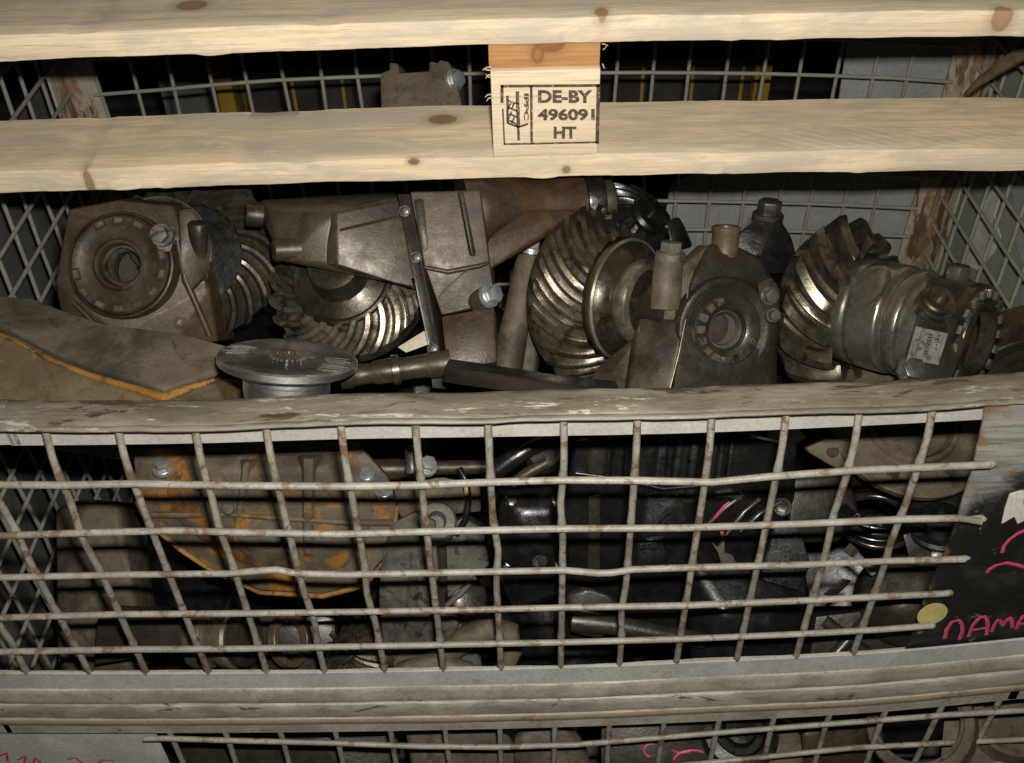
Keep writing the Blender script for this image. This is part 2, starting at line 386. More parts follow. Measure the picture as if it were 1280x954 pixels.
# steels
M['gear'] = grimy('oily_gear_steel', (0.082, 0.069, 0.048), (0.145, 0.126, 0.09), (0.045, 0.031, 0.018), (0.50, 0.64), 45, (0.2, 0.42), 0.7, 0.3, 300, coat=0.25, grime=0.6)
M['gear_bright'] = grimy('bright_gear_steel', (0.15, 0.132, 0.098), (0.25, 0.225, 0.175), (0.06, 0.044, 0.026), (0.50, 0.62), 45, (0.2, 0.38), 0.7, 0.25, 300, coat=0.25, grime=0.5)
M['gear_dark'] = grimy('blackened_gear_steel', (0.0442, 0.0374, 0.0255), (0.0782, 0.0663, 0.0459), (0.0255, 0.0179, 0.0110), (0.52, 0.64), 45, (0.22, 0.42), 0.6, 0.3, 300, coat=0.3, grime=0.5)
M['steel'] = grimy('machined_steel', (0.26, 0.235, 0.185), (0.36, 0.33, 0.27), (0.11, 0.085, 0.055), (0.55, 0.68), 34, (0.24, 0.42), 0.75, 0.15, 260, grime=0.5)
M['chrome'] = grimy('bright_turned_steel', (0.50, 0.50, 0.485), (0.62, 0.62, 0.60), (0.25, 0.23, 0.2), (0.58, 0.70), 40, (0.2, 0.34), 0.82, 0.1, 300)
M['turned'] = grimy('bare_turned_steel', (0.66, 0.665, 0.65), (0.76, 0.76, 0.745), (0.42, 0.40, 0.36), (0.60, 0.70), 50, (0.34, 0.44), 1.0, 0.05, 300, stretch=(1, 1, 6))
M['case_steel'] = grimy('oily_case_steel', (0.2111, 0.1974, 0.1652), (0.2754, 0.2616, 0.2203), (0.0918, 0.0734, 0.0505), (0.57, 0.68), 28, (0.24, 0.36), 0.8, 0.08, 240, coat=0.2, grime=0.35)
M['scuff'] = grimy('scuffed_disc_steel', (0.10, 0.093, 0.078), (0.16, 0.15, 0.13), (0.30, 0.29, 0.265), (0.60, 0.66), 70, (0.3, 0.5), 0.3, 0.5, 500, grime=0.6)
M['bolt'] = grimy('zinc_bolt', (0.40, 0.42, 0.43), (0.50, 0.52, 0.53), (0.2, 0.18, 0.14), (0.58, 0.7), 60, (0.25, 0.45), 0.7, 0.1, 500)
M['bolt_dark'] = grimy('oily_bolt', (0.07, 0.065, 0.055), (0.12, 0.112, 0.095), (0.03, 0.027, 0.022), (0.55, 0.68), 60, (0.2, 0.4), 0.6, 0.2, 500, coat=0.2)
M['copper'] = grimy('copper_brown_stub', (0.085, 0.056, 0.036), (0.125, 0.088, 0.058), (0.05, 0.034, 0.023), (0.56, 0.68), 40, (0.35, 0.55), 0.3, 0.2, 400)
M['bore'] = grimy('bore_black', (0.02, 0.016, 0.012), (0.03, 0.025, 0.018), None, scale=30)
M['paper'] = grimy('stained_label', (0.13, 0.126, 0.115), (0.17, 0.165, 0.15), (0.06, 0.055, 0.048), (0.52, 0.62), 90, (0.4, 0.6), 0, 0.05)
M['print'] = grimy('faded_print', (0.03, 0.029, 0.027), (0.06, 0.058, 0.052), None, scale=80, rough=(0.5, 0.7))
M['pink'] = grimy('pink_marker', (0.4125, 0.0375, 0.0975), (0.4875, 0.0675, 0.1350), (0.1875, 0.0225, 0.0525), (0.58, 0.7), 70, (0.4, 0.6), 0, 0.1)
M['ink'] = grimy('branding_ink', (0.045, 0.033, 0.025), (0.10, 0.07, 0.048), (0.34, 0.25, 0.16), (0.54, 0.62), 210, (0.7, 0.9), 0, 0.1)
M['sticker_white'] = grimy('white_sticker', (0.50, 0.49, 0.44), (0.60, 0.59, 0.54), (0.12, 0.11, 0.09), (0.56, 0.62), 60, (0.4, 0.6), 0, 0.05)
M['sticker_yellow'] = grimy('yellow_sticker', (0.42, 0.37, 0.13), (0.47, 0.42, 0.17), (0.33, 0.28, 0.12), (0.58, 0.7), 30, (0.35, 0.5), 0, 0.05)
M['pale_card'] = grimy('pale_card', (0.40, 0.36, 0.27), (0.45, 0.41, 0.32), None, scale=30, rough=(0.6, 0.8))

P_Y, P_Z = 0.307, 0.9705
def wood(name, pale, dark, grey, knots, greyamt=(0.42, 0.62), along='X', dirt=True, saw=None):
    """pine: streaky grain along the board, weathered grey patches, knots at given points"""
    m, nt, b, pos = new_mat(name)
    sc = {'X': (5, 95, 95), 'Y': (95, 5, 95), 'Z': (70, 70, 6)}[along]
    grain = nz(nt, pos, 1.0, 7, 0.62, 0.25, mapscale=sc)
    col = mix(nt, ramp(nt, grain, 0.36, 0.68), pale, dark)
    gp = nz(nt, pos, 1.0, 8, 0.72, 0.6, mapscale=tuple(x * 0.32 if x > 20 else x * 1.7 for x in sc), off=(3.3, 1.7, 8.1))
    fg = nz(nt, pos, 1.0, 4, 0.6, 0.1, mapscale=tuple(x * 5 if x > 20 else x * 2.4 for x in sc), off=(1.2, 7.7, 0.3))
    col = mix(nt, fmix(nt, 'MULTIPLY', ramp(nt, fg, 0.50, 0.66), 0.55), col, tuple(x * 0.66 for x in dark))
    ln_ = nz(nt, pos, 1.0, 3, 0.5, 0.15, mapscale=tuple(x * 2.2 if x > 20 else x * 0.5 for x in sc), off=(6.1, 2.9, 5.5))
    lv = fmix(nt, 'ABSOLUTE', fmix(nt, 'SUBTRACT', fmix(nt, 'FRACT', fmix(nt, 'MULTIPLY', ln_, 14.0), 0.0), 0.5), 0.0)
    col = mix(nt, fmix(nt, 'MULTIPLY', ramp(nt, lv, 0.12, 0.0), 0.42), col, tuple(x * 0.5 for x in dark))
    if grey: col = mix(nt, fmix(nt, 'MULTIPLY', ramp(nt, gp, *greyamt), 0.9), col, grey)
    if dirt:
        dp = nz(nt, pos, 1.0, 10, 0.78, 0.8, mapscale=tuple(x * 0.9 if x > 20 else x * 4 for x in sc), off=(9.1, 4.2, 2.2))
        col = mix(nt, fmix(nt, 'MULTIPLY', ramp(nt, dp, 0.62, 0.74), 0.55), col, (0.22, 0.17, 0.11))
        spots = nz(nt, pos, 42, 6, 0.7, 0.2, off=(1, 5, 2))
        col = mix(nt, fmix(nt, 'MULTIPLY', ramp(nt, spots, 0.66, 0.76), 0.6), col, (0.20, 0.155, 0.10))
    if saw:                                            # pale saw scores crossing the board at a slant
        mp = node(nt, 'ShaderNodeMapping'); nt.links.new(pos, mp.inputs[0]); mp.inputs['Rotation'].default_value = (0, 0, math.radians(30))
        wv = node(nt, 'ShaderNodeTexWave'); wv.bands_direction = 'Y'; nt.links.new(mp.outputs[0], wv.inputs['Vector'])
        wv.inputs['Scale'].default_value = 34; wv.inputs['Distortion'].default_value = 0.8; wv.inputs['Detail'].default_value = 2
        sx = node(nt, 'ShaderNodeSeparateXYZ'); nt.links.new(pos, sx.inputs[0])
        mk = fmix(nt, 'MULTIPLY', ramp(nt, sx.outputs['X'], saw[0], saw[0] + 0.08), fmix(nt, 'MULTIPLY', ramp(nt, sx.outputs['Y'], saw[1], saw[1] - 0.012), ramp(nt, sx.outputs['Y'], P_Y + 0.004, P_Y + 0.009)))
        mk = fmix(nt, 'MULTIPLY', mk, ramp(nt, nz(nt, pos, 24, 4, off=(2, 2, 6)), 0.40, 0.55))
        col = mix(nt, fmix(nt, 'MULTIPLY', fmix(nt, 'MULTIPLY', ramp(nt, wv.outputs['Fac'], 0.955, 0.995), mk), 0.8), col, (0.85, 0.77, 0.60))
    for (k, rx, ry, rz, kc) in knots:
        mp = node(nt, 'ShaderNodeMapping', vector_type='TEXTURE'); nt.links.new(pos, mp.inputs[0])
        mp.inputs['Location'].default_value = k; mp.inputs['Scale'].default_value = (rx, ry, rz)
        ln = node(nt, 'ShaderNodeVectorMath', operation='LENGTH'); nt.links.new(mp.outputs[0], ln.inputs[0])
        dist = fmix(nt, 'ADD', ln.outputs['Value'], fmix(nt, 'MULTIPLY', nz(nt, pos, 120, 4), 0.35))
        halo = ramp(nt, dist, 2.1, 1.0); core = ramp(nt, dist, 1.2, 1.0); inner = ramp(nt, dist, 0.95, 0.55)
        col = mix(nt, fmix(nt, 'MULTIPLY', halo, 0.35), col, tuple(x * 0.8 for x in kc))
        col = mix(nt, fmix(nt, 'MULTIPLY', core, 0.7), col, tuple(x * 0.6 for x in kc))
        col = mix(nt, fmix(nt, 'MULTIPLY', inner, 0.8), col, kc)
    nt.links.new(col, b.inputs['Base Color'])
    b.inputs['Roughness'].default_value = 0.72; b.inputs['Specular IOR Level'].default_value = 0.25
    bump(nt, b, fmix(nt, 'ADD', fmix(nt, 'MULTIPLY', grain, 0.8), fmix(nt, 'MULTIPLY', gp, 0.4)), 0.5, 0.0012)
    return m

# ================================================================= THE PLACE
# floor under and around the box
def b_floor(bm):
    n = 24
    g = [[bm.verts.new((-6 + 12 * i / n, -3 + 9 * j / n, 0)) for j in range(n + 1)] for i in range(n + 1)]
    for i in range(n):
        for j in range(n): bm.faces.new((g[i][j], g[i + 1][j], g[i + 1][j + 1], g[i][j + 1]))
fl = link_mesh('floor', (lambda bm: (b_floor(bm), bm)[1])(bmesh.new()), M['concrete']); fl['kind'] = 'structure'

# ---------------------------------------------------------------- the wire mesh box pallet
XL, XR, YB, RIM = -0.592, 0.648, 0.825, 0.965
box = Thing('mesh_box', 'grey steel wire mesh box pallet heaped with used axle parts', 'mesh box')
def sweep(bm, path, prof):
    rings = [[bm.verts.new(p + Vector((0, dy, dz))) for (dy, dz) in prof] for p in path]
    n = len(prof)
    for A, B in zip(rings, rings[1:]):
        for i in range(n): bm.faces.new((A[i], A[(i + 1) % n], B[(i + 1) % n], B[i]))
    bm.faces.new(list(reversed(rings[0]))); bm.faces.new(rings[-1])
def smooth_path(px, Y, extra=0.30, n=60):
    """world path on plane Y through the pixel list, run on past the frame"""
    P = [atY(x, y, Y) for x, y in px]
    P = [P[0] + (P[0] - P[1]).normalized() * extra] + P + [P[-1] + (P[-1] - P[-2]).normalized() * extra]
    P[0].z = P[1].z; P[-1].z = P[-2].z
    out = []
    x0, x1 = P[0].x, P[-1].x
    def cat(i, t):
        a, b, c, d = P[max(i - 1, 0)], P[i], P[i + 1], P[min(i + 2, len(P) - 1)]
        return 0.5 * ((2 * b) + (c - a) * t + (2 * a - 5 * b + 4 * c - d) * t * t + (3 * b - a - 3 * c + d) * t ** 3)
    per = max(3, n // (len(P) - 1))
    for i in range(len(P) - 1):
        for q in range(per): out.append(cat(i, q / per))
    out.append(P[-1]); return out

LIP = [(-40, 538), (0, 538.5), (215, 536), (430, 530), (635, 527), (850, 523), (1052, 515), (1246, 505), (1310, 502)]
lip_path = smooth_path(LIP, 0.0, 0.27, 130)
flap_u = bpy.data.objects.new('upper_flap', None); COL.objects.link(flap_u); flap_u.parent = box.o
flap_l = bpy.data.objects.new('lower_flap', None); COL.objects.link(flap_l); flap_l.parent = box.o
def dent(path, amp, sc, seed):
    return [p + Vector((0, noise.noise(p * sc + Vector((seed, 0, 0))) * amp, noise.noise(p * sc + Vector((seed, 9, 0))) * amp)) for p in path]
box.part('top_rail', lambda bm: sweep(bm, dent(lip_path, 0.0016, 14, 2), [(0.004, 0.0), (0.0, 0.0), (-0.0024, 0.0007), (-0.0026, 0.0018), (-0.0012, 0.0030), (-0.0010, 0.0045), (-0.0012, 0.0056), (0.0006, 0.0069), (0.0035, 0.0068), (0.0055, 0.0072), (0.010, 0.0078), (0.018, 0.0078), (0.0225, 0.0068), (0.0245, 0.003), (0.024, -0.001), (0.012, -0.0005)]), M['rail'], flap_u, 50, 0.0006, 60)
box.part('rail_flange', lambda bm: sweep(bm, lip_path, [(0.013, 0.001), (0.013, -0.0268), (0.017, -0.0268), (0.017, 0.001)]), M['flange_paint'], flap_u, 30)
# horizontal wires of the upper flap, as bent in the photo
HW = [[(-40, 607), (0, 606), (85, 606.5), (170, 605), (300, 607), (430, 608), (520, 607), (610, 603), (705, 600), (800, 601), (890, 603), (960, 596), (1070, 588), (1190, 583), (1238, 581)],
      [(-40, 671), (0, 670), (110, 666), (215, 663.5), (320, 666), (430, 668), (520, 665), (608, 663), (705, 661), (850, 660), (1000, 655), (1130, 649), (1200, 648), (1226, 652)],
      [(-40, 723), (0, 722), (160, 718.5), (285, 717), (318, 714), (345, 712), (372, 717), (430, 718.5), (605, 715), (705, 713), (748, 716.5), (765, 716), (792, 712), (850, 710), (1000, 706), (1120, 701), (1206, 699)],
      [(-40, 773), (0, 772), (155, 768), (300, 767), (430, 765), (605, 762), (705, 759.5), (850, 757), (1000, 751), (1100, 746), (1185, 742)],
      [(-40, 816), (0, 815), (155, 812), (300, 811), (430, 808.5), (605, 805), (705, 803), (850, 799), (1000, 793), (1100, 787), (1166, 782)]]
WR = 0.0027
for k, line in enumerate(HW):
    pts = [atY(x, y, -0.0055) for x, y in line]
    pts = [pts[0] + Vector((-0.19, 0, 0))] + pts
    box.part('wire', lambda bm: bm_tube(bm, pts, WR, 10), M['wire'], flap_u, 50, 0.00035, 130)
def z_at(path, X):
    for a, b in zip(path, path[1:]):
        if a.x <= X <= b.x:
            t = (X - a.x) / max(b.x - a.x, 1e-6); return a.z + (b.z - a.z) * t
    return path[0].z if X < path[0].x else path[-1].z
SILL = [(-40, 881), (0, 881), (215, 881), (420, 879.5), (655, 875), (850, 868), (1085, 856), (1280, 838), (1310, 836)]
sill_path = smooth_path(SILL, -0.004, 0.27, 110)
for k in range(-12, 6):
    X = 0.034 + 0.05 * k + random.uniform(-0.001, 0.001)
    zt = z_at(lip_path, X) + 0.004; zb = z_at(sill_path, X) + 0.0235
    j = lambda a: random.uniform(-a, a)
    zc = [z_at([atY(x, y, -0.0055) for x, y in line], X) for line in HW]
    pts = []; rad = []; nseg = 44; lean = j(0.0022); kx = j(0.003); kz = random.uniform(0.2, 0.8)
    for q in range(nseg + 1):
        t = q / nseg; z = zt + (zb - zt) * t
        y = 0.009 * max(0, 1 - t / 0.13) ** 1.5 + 0.004 * max(0, (t - 0.94) / 0.06)
        bulge = -0.0035 * math.sin(min(1, t * 1.15) * PI)
        pts.append(Vector((X + lean * (t - 0.5) + kx * max(0, 1 - abs(t - kz) / 0.12), y + bulge * 0.5 + 0.0010, z)))
        rad.append(WR * (0.98 + 0.34 * sum(math.exp(-((z - c_) / 0.0030) ** 2) for c_ in zc)))
    box.part('wire', lambda bm: bm_tube(bm, pts, rad, 10), M['wire_up'], flap_u, 50, 0.00022, 260)
for k in range(-8, 6):
    X = 0.034 + 0.05 * k; zt = z_at(lip_path, X)
    def b_nub(bm):
        bmesh.ops.create_icosphere(bm, subdivisions=2, radius=1)
        for v in bm.verts: v.co = Vector((X - 0.0055, 0.0125, zt - 0.0065)) + Vector((v.co.x * 0.0062 + v.co.z * 0.003, v.co.y * 0.0035, v.co.z * 0.0036)) * (1 + 0.25 * noise.noise(v.co * 2 + Vector((k, 0, 0))))
    box.part('weld', b_nub, M['flange_paint'], flap_u, 60)
# lower edge of the upper flap: inner channel, rounded sill, seam, second strip
box.part('bottom_channel', lambda bm: sweep(bm, sill_path, [(0.0016, 0.020), (0.0030, 0.0428), (0.0034, 0.0432), (0.0048, 0.0432), (0.0048, 0.020)]), M['sill_face'], flap_u, 30)
box.part('bottom_rail', lambda bm: sweep(bm, dent(sill_path, 0.0008, 9, 5), [(0.0030, 0.0225), (0.0010, 0.0222), (0.0004, 0.0212), (0.0, 0.016), (-0.0002, 0.009), (-0.0004, 0.0034), (0.0, 0.0022), (0.0012, 0.0018), (0.02, 0.0018), (0.02, 0.0225)]), M['sill_paint'], flap_u, 50, 0.0005, 60)
box.part('hinge_strip', lambda bm: sweep(bm, dent(sill_path, 0.0009, 8, 8), [(0.002, -0.0012), (0.0, -0.0014), (-0.0006, -0.0022), (-0.0008, -0.010), (-0.0010, -0.019), (-0.0006, -0.0210), (0.004, -0.0215), (0.018, -0.0215), (0.018, -0.0012)]), M['hinge_paint'], flap_l, 50, 0.0008, 70)
box.part('top_rail', lambda bm: sweep(bm, dent(sill_path, 0.0008, 8, 3), [(0.004, -0.0225), (-0.0010, -0.0225), (-0.0016, -0.0232), (-0.0018, -0.0308), (-0.0012, -0.0315), (0.022, -0.0315), (0.022, -0.0225)]), M['rust_strip'], flap_l, 50, 0.0004, 70)
box.part('rail_flange', lambda bm: sweep(bm, sill_path, [(0.0005, -0.0318), (0.0005, -0.0478), (0.0035, -0.0478), (0.0035, -0.0318)]), M['sill_paint'], flap_l, 30)
# lower flap mesh
LW = [[(205, 923), (300, 926), (420, 929), (520, 933), (620, 934), (720, 931), (850, 920), (960, 911), (1065, 903), (1180, 894), (1310, 886)],
      [(205, 957), (420, 964), (620, 967), (850, 957), (1065, 935), (1180, 929), (1310, 923)],
      [(205, 992), (620, 1000), (850, 988), (1065, 972), (1180, 961), (1310, 950)]]
for line in LW:
    pts = [atY(x, y, -0.006) for x, y in line]; pts.append(pts[-1] + Vector((0.16, 0, 0)))
    pts.insert(0, pts[0] + Vector((-0.018, 0, 0)))
    box.part('wire', lambda bm: bm_tube(bm, pts, WR * 0.95, 10), M['wire'], flap_l, 50, 0.0003, 130)
for Zl in (0.43, 0.38, 0.33, 0.28, 0.23):
    box.part('wire', lambda bm: bm_tube(bm, [Vector((-0.35, -0.006, Zl)), Vector((0.62, -0.006, Zl))], WR * 0.95, 8), M['wire'], flap_l, 50)
for k in range(-6, 13):
    X = -0.0195 + 0.05 * k; zt = z_at(sill_path, X) - 0.033
    pts = [Vector((X + random.uniform(-.001, .001), -0.001, zt)), Vector((X, 0.0, zt - 0.03)), Vector((X + random.uniform(-.002, .002), -0.001, zt - 0.12)), Vector((X, 0.0, 0.30)), Vector((X, 0, 0.17))]
    box.part('wire', lambda bm: bm_tube(bm, pts, WR * 0.95, 10), M['wire'], flap_l, 50, 0.0003, 130)
box.part('name_plate', lambda bm: bm_box(bm, (-0.66, 0.0040, 0.15), (-0.336, 0.0065, 0.594), 0.0008), M['sill_face'], flap_l, 30)
box.part('bottom_rail', lambda bm: bm_box(bm, (XL, -0.008, 0.135), (XR, 0.03, 0.172), 0.003), M['sill_paint'], flap_l, 30)

# name plate on the right of the upper flap: black paint worn grey towards its upper left corner
def plate_mat():
    m, nt, b, pos = new_mat('black_plate_paint')
    sx = node(nt, 'ShaderNodeSeparateXYZ'); nt.links.new(pos, sx.inputs[0])
    n = nz(nt, pos, 22, 9, 0.75, 0.7)
    # worn region: above a slanting line from the plate's edge
    d = fmix(nt, 'ADD', fmix(nt, 'MULTIPLY', sx.outputs['Z'], 1.0), fmix(nt, 'MULTIPLY', sx.outputs['X'], -0.62))
    dd = node(nt, 'ShaderNodeMath', operation='MULTIPLY_ADD'); nt.links.new(sx.outputs['X'], dd.inputs[0]); dd.inputs[1].default_value = -1.05; nt.links.new(sx.outputs['Z'], dd.inputs[2])
    ee = node(nt, 'ShaderNodeMath', operation='MULTIPLY_ADD'); nt.links.new(n, ee.inputs[0]); ee.inputs[1].default_value = 0.11; nt.links.new(dd.outputs[0], ee.inputs[2])
    worn = ramp(nt, ee.outputs[0], 0.548, 0.585)
    streak = nz(nt, pos, 1.0, 7, 0.7, 0.3, mapscale=(14, 14, 160))
    grey = mix(nt, ramp(nt, streak, 0.35, 0.65), (0.13, 0.13, 0.12), (0.29, 0.285, 0.26))
    grey = mix(nt, ramp(nt, nz(nt, pos, 38, 8, 0.75, off=(4, 4, 4)), 0.58, 0.66), grey, (0.22, 0.11, 0.05))
    black = mix(nt, ramp(nt, nz(nt, pos, 90, 8, 0.75), 0.62, 0.68), (0.009, 0.0095, 0.009), (0.13, 0.125, 0.11))
    black = mix(nt, ramp(nt, nz(nt, pos, 30, 8, 0.7, off=(2, 8, 1)), 0.46, 0.80), black, (0.035, 0.034, 0.031))
    col = mix(nt, worn, black, grey)
    # bare rust along the cut edge of the mesh opening
    ed = node(nt, 'ShaderNodeMath', operation='MULTIPLY_ADD'); nt.links.new(n, ed.inputs[0]); ed.inputs[1].default_value = 0.10; nt.links.new(sx.outputs['X'], ed.inputs[2])
    col = mix(nt, ramp(nt, ed.outputs[0], 0.378, 0.362), col, (0.17, 0.10, 0.045))
    nt.links.new(col, b.inputs['Base Color']); b.inputs['Roughness'].default_value = 0.42
    bump(nt, b, fmix(nt, 'ADD', n, streak), 0.35, 0.001)
    return m
M['plate'] = plate_mat()
PL_Y = 0.0035
def b_plate(bm):
    edge = [(1233, 500), (1229, 530), (1222, 560), (1216, 590), (1205, 622), (1194, 660), (1182, 692), (1168, 722), (1156, 750), (1146, 785), (1133, 812), (1122, 842)]
    P = [atY(x, y, PL_Y) for x, y in edge]
    pts = P + [Vector((0.63, PL_Y, P[-1].z - 0.002)), Vector((0.63, PL_Y, P[0].z))]
    bm_prism(bm, pts, Vector((0, 0.003, 0)), 0.0004, 1)
plate = box.part('name_plate', b_plate, M['plate'], flap_u, 30, label='black painted name plate with pink handwriting')
def ribbon(bm, px, Y, w):
    P = [atY(x, y, Y) for x, y in px]
    out = []
    for i in range(len(P) - 1):
        for q in range(4): out.append(P[i].lerp(P[i + 1], q / 4))
    out.append(P[-1])
    bm_tube(bm, out, [w * random.uniform(0.8, 1.15) for _ in out], 6)
    for v in bm.verts: v.co.y = Y + (v.co.y - Y) * 0.25
def cr(ox, oy, s, pts): return [(ox + x / s, oy + y / s) for x, y in pts]
S = 2.977
strokes = [cr(850, 680, S, p) for p in (
    [(985, 352), (992, 320), (1012, 290), (1038, 284), (1050, 300), (1051, 325), (1040, 357)],
    [(1074, 345), (1088, 305), (1112, 277), (1132, 270), (1143, 282), (1146, 305), (1140, 338)],
    [(1082, 322), (1110, 318), (1143, 312)],
    [(1160, 327), (1170, 300), (1186, 280), (1195, 288), (1200, 306), (1212, 288), (1228, 274), (1235, 286), (1238, 312)],
    [(1252, 316), (1262, 290), (1276, 270), (1292, 262), (1304, 280), (1306, 306)],
    [(1258, 300), (1300, 294)])]
strokes += [cr(850, 480, S, p) for p in ([(1200, 628), (1205, 605), (1225, 580), (1255, 558), (1285, 545), (1330, 540)], [(1143, 703), (1152, 690), (1175, 676), (1215, 666), (1255, 674), (1310, 690)])]
for st in strokes:
    box.part('pink_stroke', lambda bm: ribbon(bm, st, PL_Y - 0.0008, 0.0017), M['pink'], plate, 60)
def b_sw(bm):
    P = [atY(x, y, PL_Y - 0.001) for x, y in [(1262, 618), (1285, 611), (1310, 612), (1310, 652), (1282, 650), (1272, 655), (1268, 646), (1252, 655), (1256, 636)]]
    bm_prism(bm, P, Vector((0, 0.0006, 0)))
box.part('white_sticker', b_sw, M['sticker_white'], plate, 0)
def b_sy(bm):
    P = []
    for k in range(24):
        a = 2 * PI * k / 24; x, y = math.cos(a) * 19.5, math.sin(a) * 11.5
        P.append(atY(1165.5 + x * 0.97 + y * 0.25, 768 + y - x * 0.33, PL_Y - 0.001))
    bm_prism(bm, P, Vector((0, 0.0006, 0)))
box.part('yellow_sticker', b_sy, M['sticker_yellow'], plate, 0)
# weld blobs where the wires end on the plate
for (x, y, r) in ((1236, 580, 9), (1222, 649, 11), (1205, 698, 8), (1185, 741, 8), (1163, 782, 8)):
    c = atY(x, y, -0.002); 
    def b_w(bm):
        bmesh.ops.create_icosphere(bm, subdivisions=3, radius=1)
        for v in bm.verts:
            n_ = noise.noise(v.co * 2.2 + Vector((x, y, 0))) * 0.3 + 1
            v.co = c + Vector((v.co.x * 0.0052, v.co.y * 0.0025, v.co.z * 0.0028)) * n_ * (r / 9)
    box.part('weld', b_w, M['wire'], flap_u, 60)

# back wall, side walls, posts
back = bpy.data.objects.new('back_panel', None); COL.objects.link(back); back.parent = box.o
sideL = bpy.data.objects.new('side_panel', None); COL.objects.link(sideL); sideL.parent = box.o
sideR = bpy.data.objects.new('side_panel', None); COL.objects.link(sideR); sideR.parent = box.o
for k in range(23):
    X = -0.5475 + 0.05 * k + random.uniform(-.002, .002)
    pts = [Vector((X + random.uniform(-.002, .002), YB, z)) for z in (RIM - 0.005, 0.85, 0.76, 0.68, 0.60, 0.45, 0.3, 0.17)]
    box.part('wire', lambda bm: bm_tube(bm, pts, WR, 8), M['wire_back'], back, 50)
for k in range(15):
    Z = 0.925 - 0.05 * k
    pts = [Vector((x, YB - 0.0058, Z + 0.010 - 0.020 * (x / 0.55) ** 2 - 0.008 * x + 0.003 * noise.noise(Vector((x * 5, k * 3.1, 0))))) for x in [XL + 0.035 + (XR - XL - 0.07) * q / 14 for q in range(15)]]
    box.part('wire', lambda bm: bm_tube(bm, pts, WR, 8), M['wire_back'], back, 50)
for side, X, sg in ((sideL, XL, 1), (sideR, XR, -1)):
    for k in range(15):
        Y = 0.05 + 0.0505 * k
        pts = [Vector((X + random.uniform(-.002, .002), Y + random.uniform(-.002, .002), z)) for z in (RIM - 0.005, 0.85, 0.72, 0.6, 0.45, 0.3, 0.17)]
        box.part('wire', lambda bm: bm_tube(bm, pts, WR, 8), M['wire_back'], side, 50)
    for k in range(15):
        Z = 0.925 - 0.05 * k
        box.part('wire', lambda bm: bm_tube(bm, [Vector((X + sg * 0.0058, y, Z + random.uniform(-.002, .002))) for y in (0.02, 0.2, 0.4, 0.6, YB - 0.01)], WR, 8), M['wire_back'], side, 50)
    box.part('top_rail', lambda bm: bm_box(bm, (X - 0.02, 0.045, RIM - 0.028), (X + 0.02, YB + 0.02, RIM), 0.003), M['rail'], side, 30)
    # corner posts: angle irons
    for Y, sy in ((YB, -1), (0.02, 1)):
        L = [(0, 0), (0, 0.05 * sy), (0.004 * sg, 0.05 * sy), (0.004 * sg, 0.004 * sy), (0.045 * sg, 0.004 * sy), (0.045 * sg, 0)]
        ox, oy = X - sg * 0.004, Y - sy * 0.005
        box.part('corner_post', lambda bm: bm_prism(bm, [Vector((ox + a, oy + b, 0.02)) for a, b in L], Vector((0, 0, RIM - 0.06)), 0.0008), M['post'], box.o, 30, 0.0006, 40)
box.part('top_rail', lambda bm: bm_box(bm, (XL + 0.021, YB - 0.018, RIM - 0.028), (XR - 0.021, YB + 0.02, RIM), 0.003), M['rail'], back, 30)
box.part('bottom_rail', lambda bm: bm_box(bm, (XL + 0.01, YB - 0.014, 0.135), (XR - 0.01, YB + 0.016, 0.172), 0.003), M['sill_paint'], back, 30)
box.part('floor_sheet', lambda bm: bm_box(bm, (XL + 0.006, 0.031, 0.14), (XR - 0.006, YB - 0.015, 0.165)), M['deck_plate'], box.o, 0)

# ---------------------------------------------------------------- wooden pallet lying across the box
T = 0.0218
kn = lambda p: (p.x, p.y, p.z)
M['wood_skid'] = wood('pine_skid', (0.80, 0.67, 0.47), (0.67, 0.53, 0.35), (0.50, 0.445, 0.345),
    [(kn(atZ(553, 150, P_Z + T)), 0.014, 0.010, 0.01, (0.25, 0.145, 0.075)), (kn(atY(517, 203, P_Y)), 0.006, 0.005, 0.0035, (0.20, 0.10, 0.06)), (kn(atY(708, 213, P_Y)), 0.004, 0.004, 0.004, (0.25, 0.19, 0.12)), (kn(atY(112, 231, P_Y)), 0.004, 0.02, 0.016, (0.30, 0.20, 0.11))], saw=(0.16, P_Y + 0.05))
M['wood_deck'] = wood('pine_deck', (0.81, 0.68, 0.48), (0.68, 0.54, 0.36), (0.48, 0.44, 0.36),
    [(kn(atZ(240, 6, P_Z + 0.144)), 0.014, 0.012, 0.01, (0.33, 0.20, 0.12)), (kn(atZ(752, 17, P_Z + 0.144)), 0.006, 0.010, 0.01, (0.36, 0.20, 0.09)), (kn(atY(1252, 22, P_Y)), 0.009, 0.009, 0.012, (0.42, 0.24, 0.13))], (0.40, 0.66))
M['wood_block'] = wood('pine_block', (0.74, 0.62, 0.45), (0.67, 0.545, 0.375), None, [], dirt=False)
M['wood_stringer'] = wood('resinous_stringer_end', (0.46, 0.25, 0.105), (0.40, 0.205, 0.08), None, [(kn(atY(688, 56, P_Y)), 0.014, 0.012, 0.009, (0.25, 0.105, 0.04)), (kn(atY(672, 70, P_Y)), 0.006, 0.01, 0.009, (0.33, 0.16, 0.06))], along='X', dirt=False)
M['wood_plain'] = wood('pine_plain', (0.50, 0.385, 0.235), (0.40, 0.295, 0.17), (0.34, 0.29, 0.21), [])
pallet = Thing('wooden_pallet', 'pale pine pallet with burnt-in treatment stamp lying across the box', 'pallet')
